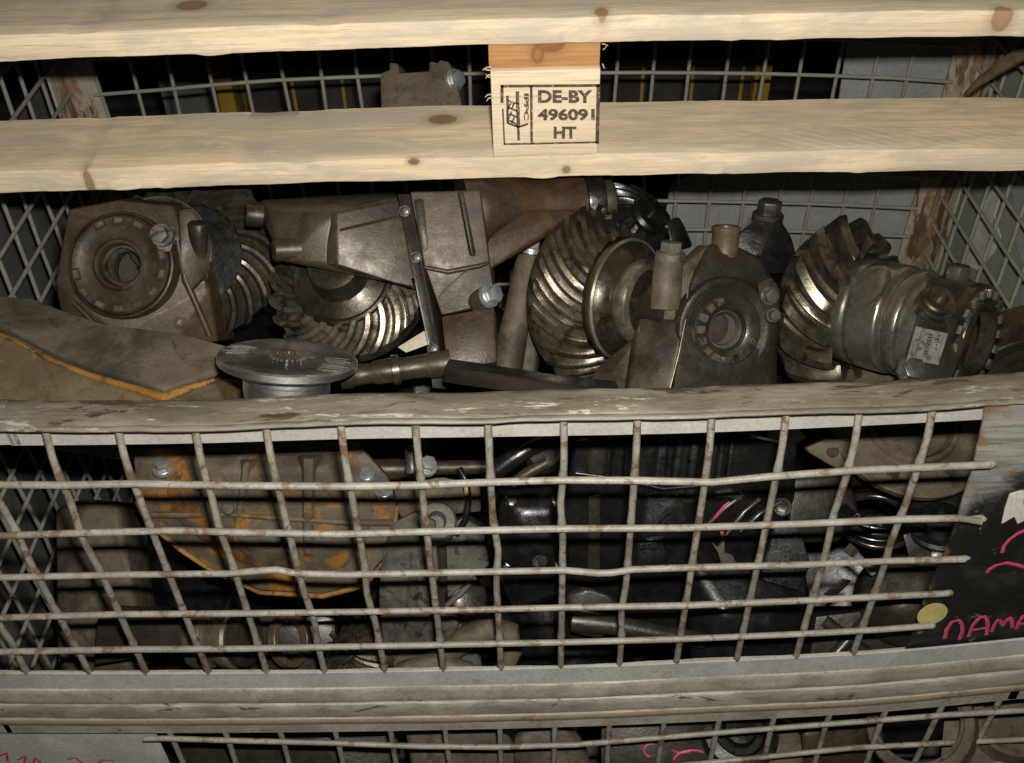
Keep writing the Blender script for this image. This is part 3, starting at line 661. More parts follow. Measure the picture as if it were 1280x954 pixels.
def board(bm, lo, hi, nx, seed, amp=0.0011, bowpx=None):
    """plank with rounded, slightly ragged long edges; bow = function X -> dz"""
    (x0, y0, z0), (x1, y1, z1) = lo, hi
    c = 0.0016; ny = 6
    prof = [(y0 + c, z0), (y0 + c * .3, z0 + c * .3), (y0, z0 + c), (y0, (z0 + z1) / 2), (y0, z1 - c), (y0 + c * .3, z1 - c * .3), (y0 + c, z1)]
    prof += [(y0 + (y1 - y0) * q / ny, z1) for q in range(1, ny)]
    prof += [(y1 - c, z1), (y1, z1 - c), (y1, z0 + c), (y1 - c, z0)]
    rings = []
    for i in range(nx + 1):
        x = x0 + (x1 - x0) * i / nx; ring = []
        dz = bowpx(x) if bowpx else 0
        for (y, z) in prof:
            e1 = noise.noise(Vector((x * 16, seed + (z > (z0 + z1) / 2) * 7.3, y * 20))) * amp
            e2 = noise.noise(Vector((x * 130, seed * 2 + z * 60, 3))) * amp * 0.16 - 0.9 * amp * max(0.0, noise.noise(Vector((x * 38, seed * 5, z * 90))) - 0.36) * 2.5
            ring.append(bm.verts.new((x, y + e1 * 0.7 + e2, z + dz + e1 * 0.8 + e2)))
        rings.append(ring)
    n = len(prof)
    for A, B in zip(rings, rings[1:]):
        for i in range(n): bm.faces.new((A[i], A[(i + 1) % n], B[(i + 1) % n], B[i]))
    bm.faces.new(list(reversed(rings[0]))); bm.faces.new(rings[-1])
bow = lambda x: -0.017 * (x * x) * 1.2
PX0, PX1 = -0.63, 0.60
skid_obj = pallet.part('skid_board', lambda bm: board(bm, (PX0, P_Y + 0.001, P_Z), (PX1, P_Y + 0.101, P_Z + T), 320, 1.3, 0.0012, lambda x: bow(x) - 0.004 * x), M['wood_skid'], None, 32)
for y in (P_Y + 0.34, P_Y + 0.69):
    pallet.part('skid_board', lambda bm: board(bm, (PX0, y, P_Z), (PX1, y + 0.1, P_Z + T), 40, y * 9), M['wood_plain'], None, 32)
bx0, bx1 = atY(614, 120, P_Y).x, atY(749.5, 120, P_Y).x
ZB0 = P_Z + T + 0.0006; ZB1 = P_Z + 0.1012
def b_block(bm, x0, x1, y, dy, seed):
    t = bmesh.new()
    bm_box(t, (x0, y, ZB0), (x1, y + dy, ZB1), 0.0016)
    merge(bm, t)
block = pallet.part('block', lambda bm: b_block(bm, bx0, bx1, P_Y - 0.001, 0.10, 1), M['wood_block'], None, 32)
pallet.part('stringer_board', lambda bm: bm_box(bm, (bx0 - 0.0012, P_Y + 0.003, ZB1 + 0.0006), (bx1 - 0.0005, P_Y + 0.79, P_Z + 0.1226), 0.0014), M['wood_stringer'], None, 32)
for xx in (PX0, PX1 - 0.1):
    pallet.part('stringer_board', lambda bm: bm_box(bm, (xx, P_Y + 0.003, ZB1 + 0.0006), (xx + 0.1, P_Y + 0.79, P_Z + 0.1226), 0.0014), M['wood_plain'], None, 32)
for xx in (PX0 + 0.0, (bx0), PX1 - 0.1):
    for yy in (P_Y, P_Y + 0.34, P_Y + 0.69):
        if abs(xx - bx0) < 1e-6 and yy == P_Y: continue
        pallet.part('block', lambda bm: bm_box(bm, (xx, yy, ZB0), (xx + 0.1, yy + 0.098, ZB1), 0.0016), M['wood_block'], None, 32)
ZD = P_Z + 0.1232
pallet.part('deck_board', lambda bm: board(bm, (PX0, P_Y - 0.001, ZD), (PX1, P_Y + 0.118, ZD + T), 320, 4.1, 0.0012, lambda x: bow(x) - 0.001 * x), M['wood_deck'], None, 32)
for k in range(1, 6):
    pallet.part('deck_board', lambda bm: board(bm, (PX0, P_Y - 0.001 + 0.135 * k, ZD), (PX1, P_Y + 0.115 + 0.135 * k, ZD + T), 30, 4 + k), M['wood_plain'], None, 32)
# splinters on the block's sawn sides
for i, (x, y, dx, dy) in enumerate([(612, 84, -9, 4), (612, 88, -8, -2), (613, 93, -6, 5), (612, 97, -5, -5), (751, 55, 9, 2), (752, 62, 7, -5), (751, 80, 5, 6), (612, 118, -6, 4), (613, 122, -5, 5)]):
    pts = [atY(x + 2, y, P_Y + 0.003), atY(x + dx * .5, y + dy * .2, P_Y + 0.0), atY(x + dx, y + dy, P_Y - 0.002)]
    pallet.part('splinter', lambda bm: bm_tube(bm, pts, [0.0006, 0.0005, 0.0002], 5), M['wood_block'], block, 60)
# stamp: frame, wheat mark, lettering
SY = P_Y - 0.0013
def quad_strip(bm, a, b, w):
    A, B = atY(*a, SY), atY(*b, SY); d = (B - A).normalized(); n = Vector((-d.z, 0, d.x)) * (w * 1.3 * 0.915 / FPX / 2)
    bm_prism(bm, [A + n, B + n, B - n, A - n], Vector((0, 0.0006, 0)))
def b_frame(bm):
    for a, b, w in (((626, 108), (750, 107), 2.6), ((748, 106), (746.5, 179.5), 3.4), ((748, 178), (629.5, 180.5), 1.8), ((627.5, 107), (627.5, 129), 2.8), ((628.5, 136), (630.5, 180.5), 1.5), ((664, 108), (664.5, 180), 2.4)): quad_strip(bm, a, b, w)
pallet.part('stamp_frame', b_frame, M['ink'], block, 0)
def b_wheat(bm):
    z = lambda x, y: (600 + x / 5.61, 40 + y / 5.61)
    for a, b, w in (((262, 418), (270, 665), 3.2), ((268, 665), (272, 762), 2.4), ((192, 448), (194, 640), 2.4), ((194, 640), (272, 668), 2.0), ((272, 668), (338, 645), 2.0),
                    ((194, 480), (240, 500), 1.7), ((240, 500), (264, 500), 1.5), ((194, 530), (262, 556), 1.7), ((240, 420), (262, 470), 0.1), ((194, 545), (215, 500), 1.5), ((205, 575), (262, 600), 1.7), ((196, 620), (222, 560), 1.5), ((205, 622), (264, 650), 1.7), ((240, 600), (222, 640), 1.5), ((238, 500), (222, 545), 1.5)):
        if w > 0.5: quad_strip(bm, z(*a), z(*b), w)
pallet.part('wheat_mark', b_wheat, M['ink'], block, 0)
def text_part(body, x0, x1, y0, y1, parent, th, rotated=False, plane=None, material=None, name='lettering', bold=0.042, Y=None, ext=0.0006):
    cu = bpy.data.curves.new('t', 'FONT'); cu.body = body; cu.offset = bold; cu.resolution_u = 4
    ob = bpy.data.objects.new('t', cu); COL.objects.link(ob)
    bpy.context.view_layer.update()
    me = bpy.data.meshes.new_from_object(ob.evaluated_get(bpy.context.evaluated_depsgraph_get()))
    bpy.data.objects.remove(ob)
    xs = [v.co.x for v in me.vertices]; ys = [v.co.y for v in me.vertices]
    ax, bx, ay, by = min(xs), max(xs), min(ys), max(ys)
    bm = bmesh.new(); bm.from_mesh(me)
    for v in bm.verts:
        u = (v.co.x - ax) / (bx - ax); w = (v.co.y - ay) / (by - ay)
        if rotated: u, w = w, 1 - u
        v.co = atY(x0 + (x1 - x0) * u, y1 + (y0 - y1) * w, SY if Y is None else Y)
    geom = bmesh.ops.extrude_face_region(bm, geom=bm.faces[:])
    for e in geom['geom']:
        if isinstance(e, bmesh.types.BMVert): e.co.y += ext
    t = bm.copy(); bm.free()
    return th.part(name, lambda b: merge(b, t), material or M['ink'], parent, 0)
for i, ch in enumerate(('DE-BY', '496091', 'HT')):
    bxx = ((672.5, 740.5, 113, 129), (672, 743.5, 136, 151), (692, 720.5, 158.5, 173.5))[i]
    text_part(ch, *bxx, block, pallet)
text_part('IPPC', 655.0, 661.0, 117, 151, block, pallet, rotated=True)
# pink scribble on the lower plate
for px in ([(0, 945), (8, 941), (10, 952)], [(22, 950), (32, 945), (30, 958)], [(40, 958), (44, 947), (52, 955)], [(84, 949), (95, 947), (108, 960)], [(118, 958), (128, 950), (142, 951)]):
    box.part('pink_stroke', lambda bm: ribbon(bm, px, 0.0036, 0.0012), M['pink'], flap_l, 60)
# ================================================================= WHAT LIES IN THE BOX
def V(*a): return Vector(a)
def cyl(bm, c, axis, r, h0, h1, seg=32, bev=0.0):
    if bev: bm_lathe(bm, c, axis, [(r - bev, h0), (r, h0 + bev), (r, h1 - bev), (r - bev, h1)], seg)
    else: bm_lathe(bm, c, axis, [(r, h0), (r, h1)], seg)
def ringwall(bm, c, axis, ro, ri, h0, h1, seg=40, bev=0.8):
    bm_lathe(bm, c, axis, [(ri, h0), (ro - bev, h0), (ro, h0 + bev), (ro, h1 - bev), (ro - bev, h1), (ri + bev, h1), (ri, h1 - bev), (ri, h0)], seg)
def frame_axes(axis):
    axis = axis.normalized(); h = V(0, 1, 0) if abs(axis.y) < 0.9 else V(1, 0, 0)
    a = (h - axis * h.dot(axis)).normalized(); return axis, a, axis.cross(a)
def nut_slots(bm, c, axis, r, n, w, l, h, skip=()):
    axis, a, b = frame_axes(axis)
    for k in range(n):
        if k in skip: continue
        an = 2 * PI * k / n; rd = a * math.cos(an) + b * math.sin(an); tn = axis.cross(rd)
        p = c + rd * r
        bm_prism(bm, [p - rd * w - tn * l, p + rd * w - tn * l, p + rd * w + tn * l, p - rd * w + tn * l], axis * h, 0.7, 1)
def ring_text(bm, c, axis, r, a0, a1, n, size, h):
    """row of small raised cast characters around a boss"""
    axis, a, b = frame_axes(axis); rnd = random.Random(3)
    for k in range(n):
        an = a0 + (a1 - a0) * k / max(1, n - 1); rd = a * math.cos(an) + b * math.sin(an); tn = axis.cross(rd); p = c + rd * r
        for q in range(2):
            o = p + tn * rnd.uniform(-.3, .3) * size + rd * (q - 0.5) * size * 0.7
            bm_prism(bm, [o - tn * size * .4 - rd * size * .18, o + tn * size * .4 - rd * size * .18, o + tn * size * .4 + rd * size * .18, o - tn * size * .4 + rd * size * .18], axis * h)
def pins(th, name, spots, axis, r, h, material, parent=None, seat=0.0):
    for (p, rr) in spots:
        th.part(name, lambda bm: bm_bolt(bm, p, axis, r * rr, h * rr, True, random.random(), seat), material, parent, 30)

# ---- large axle housing, lower left (flange seen from above, rusty belly seen through the mesh)
t = Thing('axle_housing', 'big ochre and grey axle housing with orange rusted seam at the left front', 'axle housing', 0.885)
f = t.f
def hzv(x, y, y0=450, z0=0.0, tilt=1.0): return V(x - CX, CY - y, z0 - tilt * (y0 - y))
top = [(-90, 360), (0, 366), (60, 388), (110, 402), (215, 416), (285, 434), (283, 452), (272, 464), (240, 476), (215, 486), (190, 478), (120, 461), (60, 440), (0, 414), (-90, 380)]
fl_ = t.part('flange', lambda bm: bm_prism(bm, [hzv(x, y) for x, y in top], DOWN * 9, 1.6), M['ochre_top'], None, 30, 0.8, 0.06)
t.part('seam_lip', lambda bm: bm_tube(bm, [hzv(x, y) + DOWN * 11 + V(0, 0, 2) for x, y in [(-90, 383), (0, 417), (60, 442), (120, 463), (190, 481), (215, 489), (240, 479), (272, 467)]], [2, 2.4, 3, 3.6, 5, 8, 5, 3], 10), M['orange'], fl_, 50, 2.4, 0.09)
belly = [(-90, 392), (0, 424), (60, 449), (120, 470), (188, 488), (215, 495), (272, 472), (280, 520), (270, 566), (120, 580), (34, 566), (-90, 520)]
def b_belly(bm):
    pts = [hzv(x, y) + DOWN * 8 - V(0, 0, 4) for x, y in belly[:7]] + [V(x - CX, CY - y, -0.60 * (y - 470)) for x, y in belly[7:]]
    back_ = [p + V(0, 0, -150) for p in pts]
    bm_hull(bm, pts + back_, 6)
t.part('belly', b_belly, M['ochre'], None, 40, 1.2, 0.03)
# rusted cover below: octagonal flange with ribs
def cz(y): return -38 - 0.34 * (y - 570)
def cpt(x, y, dz=0): return V(x - CX, CY - y, cz(y) + dz)
cov = [(152, 563), (300, 556), (440, 556), (478, 600), (488, 640), (478, 700), (440, 748), (385, 764), (300, 758), (232, 726), (168, 672), (150, 640)]
cv = t.part('cover', lambda bm: bm_prism(bm, [cpt(x, y) for x, y in cov], V(0, 0, -22), 3), M['cover_rust'], None, 35, 1.0, 0.05)
inner = [(200, 572), (300, 566), (425, 566), (455, 605), (462, 645), (452, 690), (420, 728), (375, 740), (305, 734), (245, 706), (190, 655), (186, 620)]
t.part('cover_bulge', lambda bm: bm_hull(bm, [cpt(x, y, 1) for x, y in inner] + [cpt(x, y, 26) for x, y in [(270, 590), (400, 588), (425, 640), (400, 690), (350, 705), (270, 680), (235, 630)]], 8, 3), M['cover_rust'], cv, 40, 1.5, 0.04)
t.part('cover_rim', lambda bm: bm_tube(bm, [cpt(x, y, 2) for x, y in [(150, 632), (160, 662), (200, 700), (235, 730), (300, 762), (385, 767), (442, 752), (480, 703), (490, 640)]], [3, 3.4, 4, 3, 3.6, 4, 3.4, 3, 2.4], 8), M['orange'], cv, 50, 2.2, 0.1)
t.part('rib', lambda bm: bm_hull(bm, [cpt(x, y, z) for x, y, z in [(292, 575, 10), (318, 575, 10), (268, 700, 10), (292, 700, 10), (302, 580, 31), (308, 580, 31), (276, 690, 29), (282, 690, 29)]], 3), M['cover_rust'], cv, 35, 0.8)
t.part('rib', lambda bm: bm_hull(bm, [cpt(x, y, z) for x, y, z in [(365, 570, 10), (400, 570, 10), (362, 715, 10), (386, 715, 10), (378, 574, 33), (390, 574, 33), (370, 700, 31), (378, 700, 31)]], 3), M['cover_rust'], cv, 35, 0.8)
t.part('web', lambda bm: bm_tube(bm, [cpt(170, 652, 4), cpt(280, 648, 27), (cpt(420, 658, 27)), cpt(482, 664, 3)], [5, 3, 4, 5], 8), M['ochre'], cv, 45, 2.4, 0.08)
up_n = V(0, .75, .66)
pins(t, 'bolt', [(cpt(190, 590, 4), 1.0), (cpt(453, 598, 8), 0.75), (cpt(474, 620, 8), 0.9)], V(-.05, .80, .6), 10, 12, M['bolt'], cv)
t.part('stud', lambda bm: cyl(bm, cpt(276, 646, 20), V(0, .5, .86), 8, 0, 16, 20, 2), M['cast_light'], cv)

# ---- left differential with castellated bearing nut
A = ax(150, 331, (-.36, .10, .92))
t = Thing('differential', 'rusty brown differential with castellated bearing nut at the left end of the heap', 'differential', 0.965, 'differentials lying in the heap')
f = t.f; c = f.v(150, 331, 27)
def b_a_body(bm):
    pts = []
    for (x, y, z) in [(86, 262, 22), (70, 352, 18), (76, 392, 12), (150, 418, 10), (214, 436, -6), (272, 428, -30), (262, 360, -4), (232, 300, 4), (216, 256, 0), (150, 250, 10)]:
        pts += [f.v(x, y, z), f.v(x + 22, y - 3, z - 70)]
    bm_hull(bm, pts, 7, 3)
body = t.part('carrier', b_a_body, M['cast_brown'], None, 40, 1.6, 0.05)
cut_hole(body, f, c, A, 28.2, -84, 60)
t.part('bearing_boss', lambda bm: bm_lathe(bm, c, A, [(66, -40), (66, -4), (65, -1), (63, 0), (61, -5), (29, -5), (29, -60), (66, -60), (66, -40)], 48), M['cast_brown'], None, 40, 0.7, 0.08)
nut = t.part('bearing_nut', lambda bm: bm_lathe(bm, c, A, [(61, -8), (60.5, 2), (58, 4), (50, 3), (47, 1.5), (33, 1.5), (30, 4), (27, 4), (25.5, 2), (25, -12), (24.5, -14), (24.5, -45), (40, -46), (50, -20), (61, -8)], 56), M['cast_grey'], None, 35, 0.3, 0.1)
t.part('nut_slot', lambda bm: nut_slots(bm, c + A * 2.5, A, 54, 14, 5.2, 7.6, 2.2, (2, 3)), M['bore'], nut, 25)
t.part('nut_lug', lambda bm: nut_slots(bm, c + A * 2.5, A, 54, 14, 3.0, 5.0, 3.6, (2, 3)), M['cast_tan'], nut, 25)
t.part('bearing_race', lambda bm: bm_lathe(bm, c, A, [(24.5, -9), (22.5, -8), (20.5, -11), (21.5, -19), (19, -22), (19, -28), (21.5, -31), (24, -42), (24.5, -9)], 44), M['steel'], nut, 45)
t.part('bore_plug', lambda bm: cyl(bm, c, A, 27.5, -82, -66, 32), M['bore'], nut)
t.part('cap_bolt', lambda bm: (bm_bolt(bm, f.v(202, 294, 44), A, 11, 12), bm_hull(bm, [f.v(x, y, z) for x, y, z in [(186, 284, 40), (218, 282, 36), (214, 318, 36), (196, 312, 40), (190, 290, 30), (222, 288, 26)]], 3)), M['cast_light'], None, 35, 0.8, 0.1)
t.part('rib', lambda bm: bm_tube(bm, [f.v(*p) for p in [(92, 378, 17), (120, 406, 15), (160, 420, 12), (214, 437, -2)]], [3, 4, 4, 3], 8), M['cast_brown'], body, 50, 0.8)
t.part('rib', lambda bm: bm_tube(bm, [f.v(*p) for p in [(222, 300, 12), (232, 350, 6), (262, 420, -18)]], [4, 5, 4], 8), M['cast_brown'], body, 50, 0.8)
t.part('bolt', lambda bm: bm_bolt(bm, f.v(226, 404, 2), ax(226, 404, (.2, -.1, .97)), 6, 5), M['cast_brown'], body, 30)
t.part('bearing_cap', lambda bm: bm_hull(bm, [f.v(x, y, z) for x, y, z in [(222, 262, 30), (240, 258, 26), (262, 292, 16), (262, 340, 12), (238, 366, 18), (226, 330, 30), (230, 262, -20), (262, 300, -24), (246, 362, -20)]], 5), M['cast_brown'], None, 40, 1.0)
t.part('cap_stud', lambda bm: bm_lathe(bm, f.v(250, 320, 12), V(.08, .9, .42), [(8, -30), (9, 0), (12, 26), (13, 40), (11, 43), (0, 43)], 22), M['cast_grey'], None, 40, 0.6)
gc = f.v(240, 318, -42)
t.part('ring_gear', lambda bm: bm_gear(bm, gc, A, 106, 64, 2, -26, 21, 13, -50, -0.30, 0.5, duty=0.36), M['gear_dark'], None, 27)
t.part('case_flange', lambda bm: bm_lathe(bm, gc + V(-42, 8, 10), A, [(30, -30), (62, -30), (66, -27), (66, -10), (64, -8), (58, -9), (52, -9), (30, -6), (30, 20)], 56), M['cast_dark'], None, 30)
t.part('case_body', lambda bm: bm_lathe(bm, gc, A, [(20, -50), (66, -50), (66, -6), (64, -4), (40, -4), (20, -4)], 48), M['cast_black'], None, 40)
t.part('flange_edge', lambda bm: bm_lathe(bm, gc + V(-42, 8, 10), A, [(64.5, -10), (66.8, -10), (67, -8), (65.5, -6.5), (64.5, -7), (64.5, -10)], 72), M['steel'], None, 30)

# ---- middle differential: grey carrier over its ring gear, reddish nose to the right
t = Thing('differential', 'grey and red-brown differential with ring gear facing down, middle of heap', 'differential', 0.95, 'differentials lying in the heap')
f = t.f
N = V(-.16, .30, .94).normalized(); gc = f.v(432, 351, -10)
t.part('ring_gear', lambda bm: bm_gear(bm, gc, N, 99, 62, 14, -12, 21, 11, -40, -0.34, 0.5, phase=0.1, duty=0.46), M['gear_bright'], None, 27)
cs = t.part('case', lambda bm: bm_lathe(bm, gc, N, [(20, -40), (66, -40), (66, 12), (65, 16), (62, 18), (59, 16), (57, 14), (46, 18), (38, 22), (34, 30), (32, 50), (26, 52), (20, 52)], 60), M['gear_dark'], None, 35)
def hul(*P): return [f.v(*p) for p in P]
ar = t.part('carrier', lambda bm: bm_hull(bm, hul((326, 250, 40), (330, 280, 44), (344, 300, 62), (352, 328, 66), (408, 330, 66), (434, 316, 62), (520, 360, 34), (497, 245, 30), (415, 268, 74), (345, 268, 60), (330, 250, -20), (495, 240, -40), (518, 330, -30), (400, 300, 0)), 4, 2), M['cast_grey'], None, 38, 1.2, 0.05)
t.part('web', lambda bm: bm_hull(bm, hul((408, 268, 66), (420, 266, 80), (498, 250, 60), (521, 362, 54), (440, 318, 72), (422, 330, 78), (408, 332, 70), (500, 250, 30), (520, 360, 30), (410, 300, 30)), 3), M['cast_grey'], ar, 35, 0.9, 0.06)
t.part('sleeve', lambda bm: bm_lathe(bm, f.v(346, 313, 66), V(-.93, -.10, .35), [(0, 5), (11, 5), (13.5, 3), (13.5, -30), (15, -34), (15, -54)], 28), M['cast_grey'], ar, 40, 0.5)
t.part('sleeve', lambda bm: bm_lathe(bm, f.v(312, 268, 42), V(-.95, .05, .3), [(8, 2), (10, 4), (13, 4), (14, 2), (14, -16), (11, -18), (11, -40)], 28), M['cast_grey'], ar, 40, 0.4)
t.part('flange', lambda bm: bm_prism(bm, hul((497, 242, 74), (512, 242, 66), (524, 300, 66), (556, 468, 60), (558, 486, 58), (540, 486, 62), (536, 438, 68), (519, 355, 72)), V(10, 2, -80), 2.5), M['cast_dark'], None, 35, 1.0, 0.07)
nb = t.part('nose', lambda bm: bm_hull(bm, hul((513, 240, 60), (600, 238, 52), (612, 330, 50), (620, 376, 44), (596, 386, 46), (552, 394, 52), (530, 330, 60), (520, 240, -60), (610, 240, -60), (615, 370, -60), (550, 390, -50)), 5, 3), M['cast_brown'], None, 38, 1.3, 0.05)
t.part('neck', lambda bm: bm_lathe(bm, f.v(596, 262, -6), V(.97, .10, -.2), [(52, -20), (56, 0), (54, 10), (40, 60), (35, 90), (34, 138)], 36), M['cast_red'], None, 45, 1.2, 0.05)
t.part('neck_ring', lambda bm: bm_lathe(bm, f.v(596, 262, -6), V(.97, .10, -.2), [(34, 136), (39, 137), (40, 140), (40, 158), (38, 160), (26, 160)], 36), M['cast_black'], None, 40)
t.part('input_stub', lambda bm: bm_lathe(bm, f.v(596, 262, -6), V(.97, .10, -.2), [(26, 158), (27, 162), (27, 176), (24, 178), (0, 178)], 32), M['cast_grey'], None, 40)
t.part('rib', lambda bm: bm_hull(bm, hul((573, 240, 60), (580, 240, 60), (590, 320, 62), (596, 320, 58), (585, 320, 48), (570, 240, 48)), 1.5), M['cast_grey'], nb, 30)
t.part('rib', lambda bm: bm_hull(bm, hul((517, 250, 64), (530, 248, 64), (536, 310, 66), (526, 318, 66), (520, 250, 52), (532, 312, 52)), 2), M['cast_grey'], nb, 30, 0.6)
t.part('web', lambda bm: bm_hull(bm, hul((600, 345, 52), (612, 318, 40), (640, 292, 20), (680, 272, 6), (726, 272, 0), (726, 262, 10), (660, 262, 24), (612, 296, 46), (600, 320, 0), (720, 268, -30)), 3), M['cast_red'], nb, 40, 0.8)
t.part('bolt', lambda bm: bm_bolt(bm, f.v(612, 370, 54), V(.75, .25, .6), 11, 13), M['bolt'], nb, 30)
t.part('bolt_boss', lambda bm: cyl(bm, f.v(608, 371, 50), V(.75, .25, .6), 13, -22, 2, 24, 2), M['cast_grey'], nb)
for (x_, y_, z_, r_) in ((506, 264, 76, 5.5), (520, 322, 75, 5.5), (541, 436, 72, 5.5), (548, 466, 66, 5)):
    t.part('flange_bolt', lambda bm: bm_bolt(bm, f.v(x_, y_, z_), ax(x_, y_, (-.15, .1, .97)), r_, 5), M['cast_dark'], None, 30)
t.part('parting_line', lambda bm: bm_tube(bm, hul((344, 270, 60.5), (380, 271, 68), (414, 270, 74.5)), 1.5, 6), M['cast_grey'], ar, 50, 0.4)
t.part('parting_line', lambda bm: bm_tube(bm, hul((424, 288, 79), (460, 280, 70), (502, 270, 59)), 2.0, 6), M['cast_grey'], ar, 50, 0.5)
t.part('fillet', lambda bm: bm_tube(bm, hul((530, 334, 61), (560, 340, 58), (600, 332, 54), (612, 328, 51)), [2.5, 3, 3, 2], 8), M['cast_brown'], nb, 50, 0.5)
t.part('scar', lambda bm: bm_tube(bm, hul((548, 372, 57), (560, 358, 58), (588, 334, 57)), [0.8, 1.2, 0.7], 6), M['steel'], nb, 50)
# bracket with a bolt that stands up behind the skid
t.f = f = Frame(1.06)
t.part('bracket', lambda bm: bm_prism(bm, [f.v(*p) for p in [(475, 92, 0), (487, 87, 0), (487, 79, 0), (497, 79, 0), (499, 92, 0), (536, 89, 0), (537, 77, 0), (548, 79, 0), (549, 75, 0), (560, 76, 0), (568, 92, 0), (580, 140, 0), (584, 215, 20), (478, 215, 20)]], V(6, 4, -44), 2.5), M['cast_tan'], None, 35, 1.0, 0.06)
t.part('bolt', lambda bm: bm_bolt(bm, f.v(568, 100, -6), V(.75, .05, .66), 11, 10), M['bolt'], None, 30)

# ---- bright companion flange lying in front
t = Thing('companion_flange', 'bright turned steel companion flange disc lying tilted on the housing', 'flange', 0.835)
f = t.f; N = V(.10, .955, .28).normalized(); c = f.v(360, 448, 0)
d_ = t.part('disc', lambda bm: bm_lathe(bm, c, N, [(0, -2), (18, -2), (24, 1), (58, 1), (62, 3), (83, 3), (85.5, 1), (85.5, -7), (84, -9), (56, -13)], 72), M['scuff'], None, 28)
t.part('rim', lambda bm: bm_lathe(bm, c, N, [(85.6, 1), (86.4, 0), (86.4, -6.8), (85.6, -7.8), (84.5, -4), (85.6, 1)], 72), M['turned'], d_, 30)
t.part('hub', lambda bm: bm_lathe(bm, c, N, [(56, -13), (55, -15), (52, -17), (52, -25), (54, -27), (54, -40), (50, -60), (30, -70)], 56), M['turned'], None, 30)
def b_spl(bm):
    for k in range(22):
        a_ = 2 * PI * k / 22; ax, a, b = frame_axes(N); rd = a * math.cos(a_) + b * math.sin(a_); tn = ax.cross(rd); p = c + rd * 20 + N * 1
        bm_prism(bm, [p - rd * 3.5 - tn * 1.6, p + rd * 3.5 - tn * 1.6, p + rd * 3.5 + tn * 1.6, p - rd * 3.5 + tn * 1.6], N * 4, 0.5, 1)
t.part('spline', b_spl, M['steel'], d_, 30)
def b_scr(x0, x1, y0, y1, n, sl):
    def g(bm):
        rnd = random.Random(x0)
        for k in range(n):
            y = y0 + (y1 - y0) * k / n; xa = x0 + rnd.uniform(0, .35) * (x1 - x0); xb = x1 - rnd.uniform(0, .35) * (x1 - x0)
            def on(x, y):      # point on the disc's top plane
                p = f.v(x, y, 0); q = p - c; tt = (3.2 - q.dot(N)) / N.z; return p + V(0, 0, tt)
            bm_tube(bm, [on(xa, y), on((xa + xb) / 2, y + sl / 2 + rnd.uniform(-.5, .5)), on(xb, y + sl)], 0.55, 5)
    return g
t.part('scuff_mark', b_scr(279, 318, 432, 443, 8, 0.5), M['chrome'], d_, 60)
t.part('scuff_mark', b_scr(404, 440, 447, 466, 9, 2.5), M['chrome'], d_, 60)

# ---- shaft behind the disc
t = Thing('drive_shaft', 'brown oily splined shaft lying behind the bright flange disc', 'shaft', 0.885)
f = t.f
t.part('tube', lambda bm: bm_lathe(bm, f.v(438, 470, 0), V(.97, .13, -.1), [(9, -14), (16, -12), (17, 0), (14, 4), (13, 26), (15, 30), (16, 60), (14, 66), (15, 96), (17, 100), (17, 126)], 30), M['cast_grey'], None, 42, 0.5)
t.part('collar', lambda bm: ringwall(bm, f.v(438, 470, 0), V(.97, .13, -.1), 19, 14, 52, 62, 30), M['gear'])

single('card_scrap', lambda bm: bm_prism(bm, [V(x - CX, CY - y, z) for x, y, z in [(497, 434, 0), (530, 413, -8), (536, 430, -6), (508, 441, 4)]], V(0, 0, -2), 0.5), M['pale_card'], 'small pale cardboard scrap under the middle ring gear', 'card', 0.91)
single('rusty_block', lambda bm: bm_hull(bm, [V(x - CX, CY - y, z) for x, y, z in [(552, 396, 10), (618, 384, 6), (622, 452, 20), (560, 462, 26), (556, 398, -60), (620, 390, -60), (620, 470, -50), (560, 480, -40)]], 4), M['cast_red'], 'dark reddish rusted block wedged between the middle differentials', 'block', 0.925, rough=1.8, rscale=0.07)
def b_bar(bm):
    bm_prism(bm, [V(x - CX, CY - y, z) for x, y, z in [(556, 458, 8), (600, 464, 10), (690, 478, 14), (768, 486, 14), (768, 496, 34), (690, 498, 40), (556, 478, 34)]], V(4, 10, -26), 2.5)
single('oily_bar', b_bar, M['cast_black'], 'black oily flat bar lying just behind the front rail', 'bar', 0.85, rough=0.8, rscale=0.08)

# ---- differential right of the middle, ring gear turned to the right
t = Thing('differential', 'dusty differential with large ring gear beside a two-bolt bearing cap, right of the middle', 'differential', 0.93, 'differentials lying in the heap')
f = t.f
N = ax(752, 368, (.79, -.12, .60)); gc = f.v(750, 370, -34)
gr = t.part('ring_gear', lambda bm: bm_gear(bm, gc, N, 107, 77, 32, -20, 21, 11, -34, -0.36, 0.5, phase=0.2, hint=V(0, 1, 0), duty=0.44), M['gear'], None, 27)
cs = t.part('case', lambda bm: bm_lathe(bm, gc, N, [(20, -30), (75, -30), (75, 34), (77, 37), (76, 44), (73, 46), (69, 43), (66, 46), (62, 52), (54, 56), (46, 58), (42, 74), (30, 76), (30, 112)], 64), M['gear_dark'], None, 35)
t.part('case_edge', lambda bm: bm_lathe(bm, gc, N, [(75, 44), (77, 42), (77.5, 45), (75.5, 47), (74, 46.5), (75, 44)], 72), M['steel'], cs, 40)
t.part('bearing', lambda bm: bm_lathe(bm, gc, N, [(44, 58), (51, 58), (53, 61), (53, 69), (50, 75), (42, 77), (40, 69), (44, 58)], 56), M['steel'], cs, 40)
def hul(*P): return [f.v(*p) for p in P]
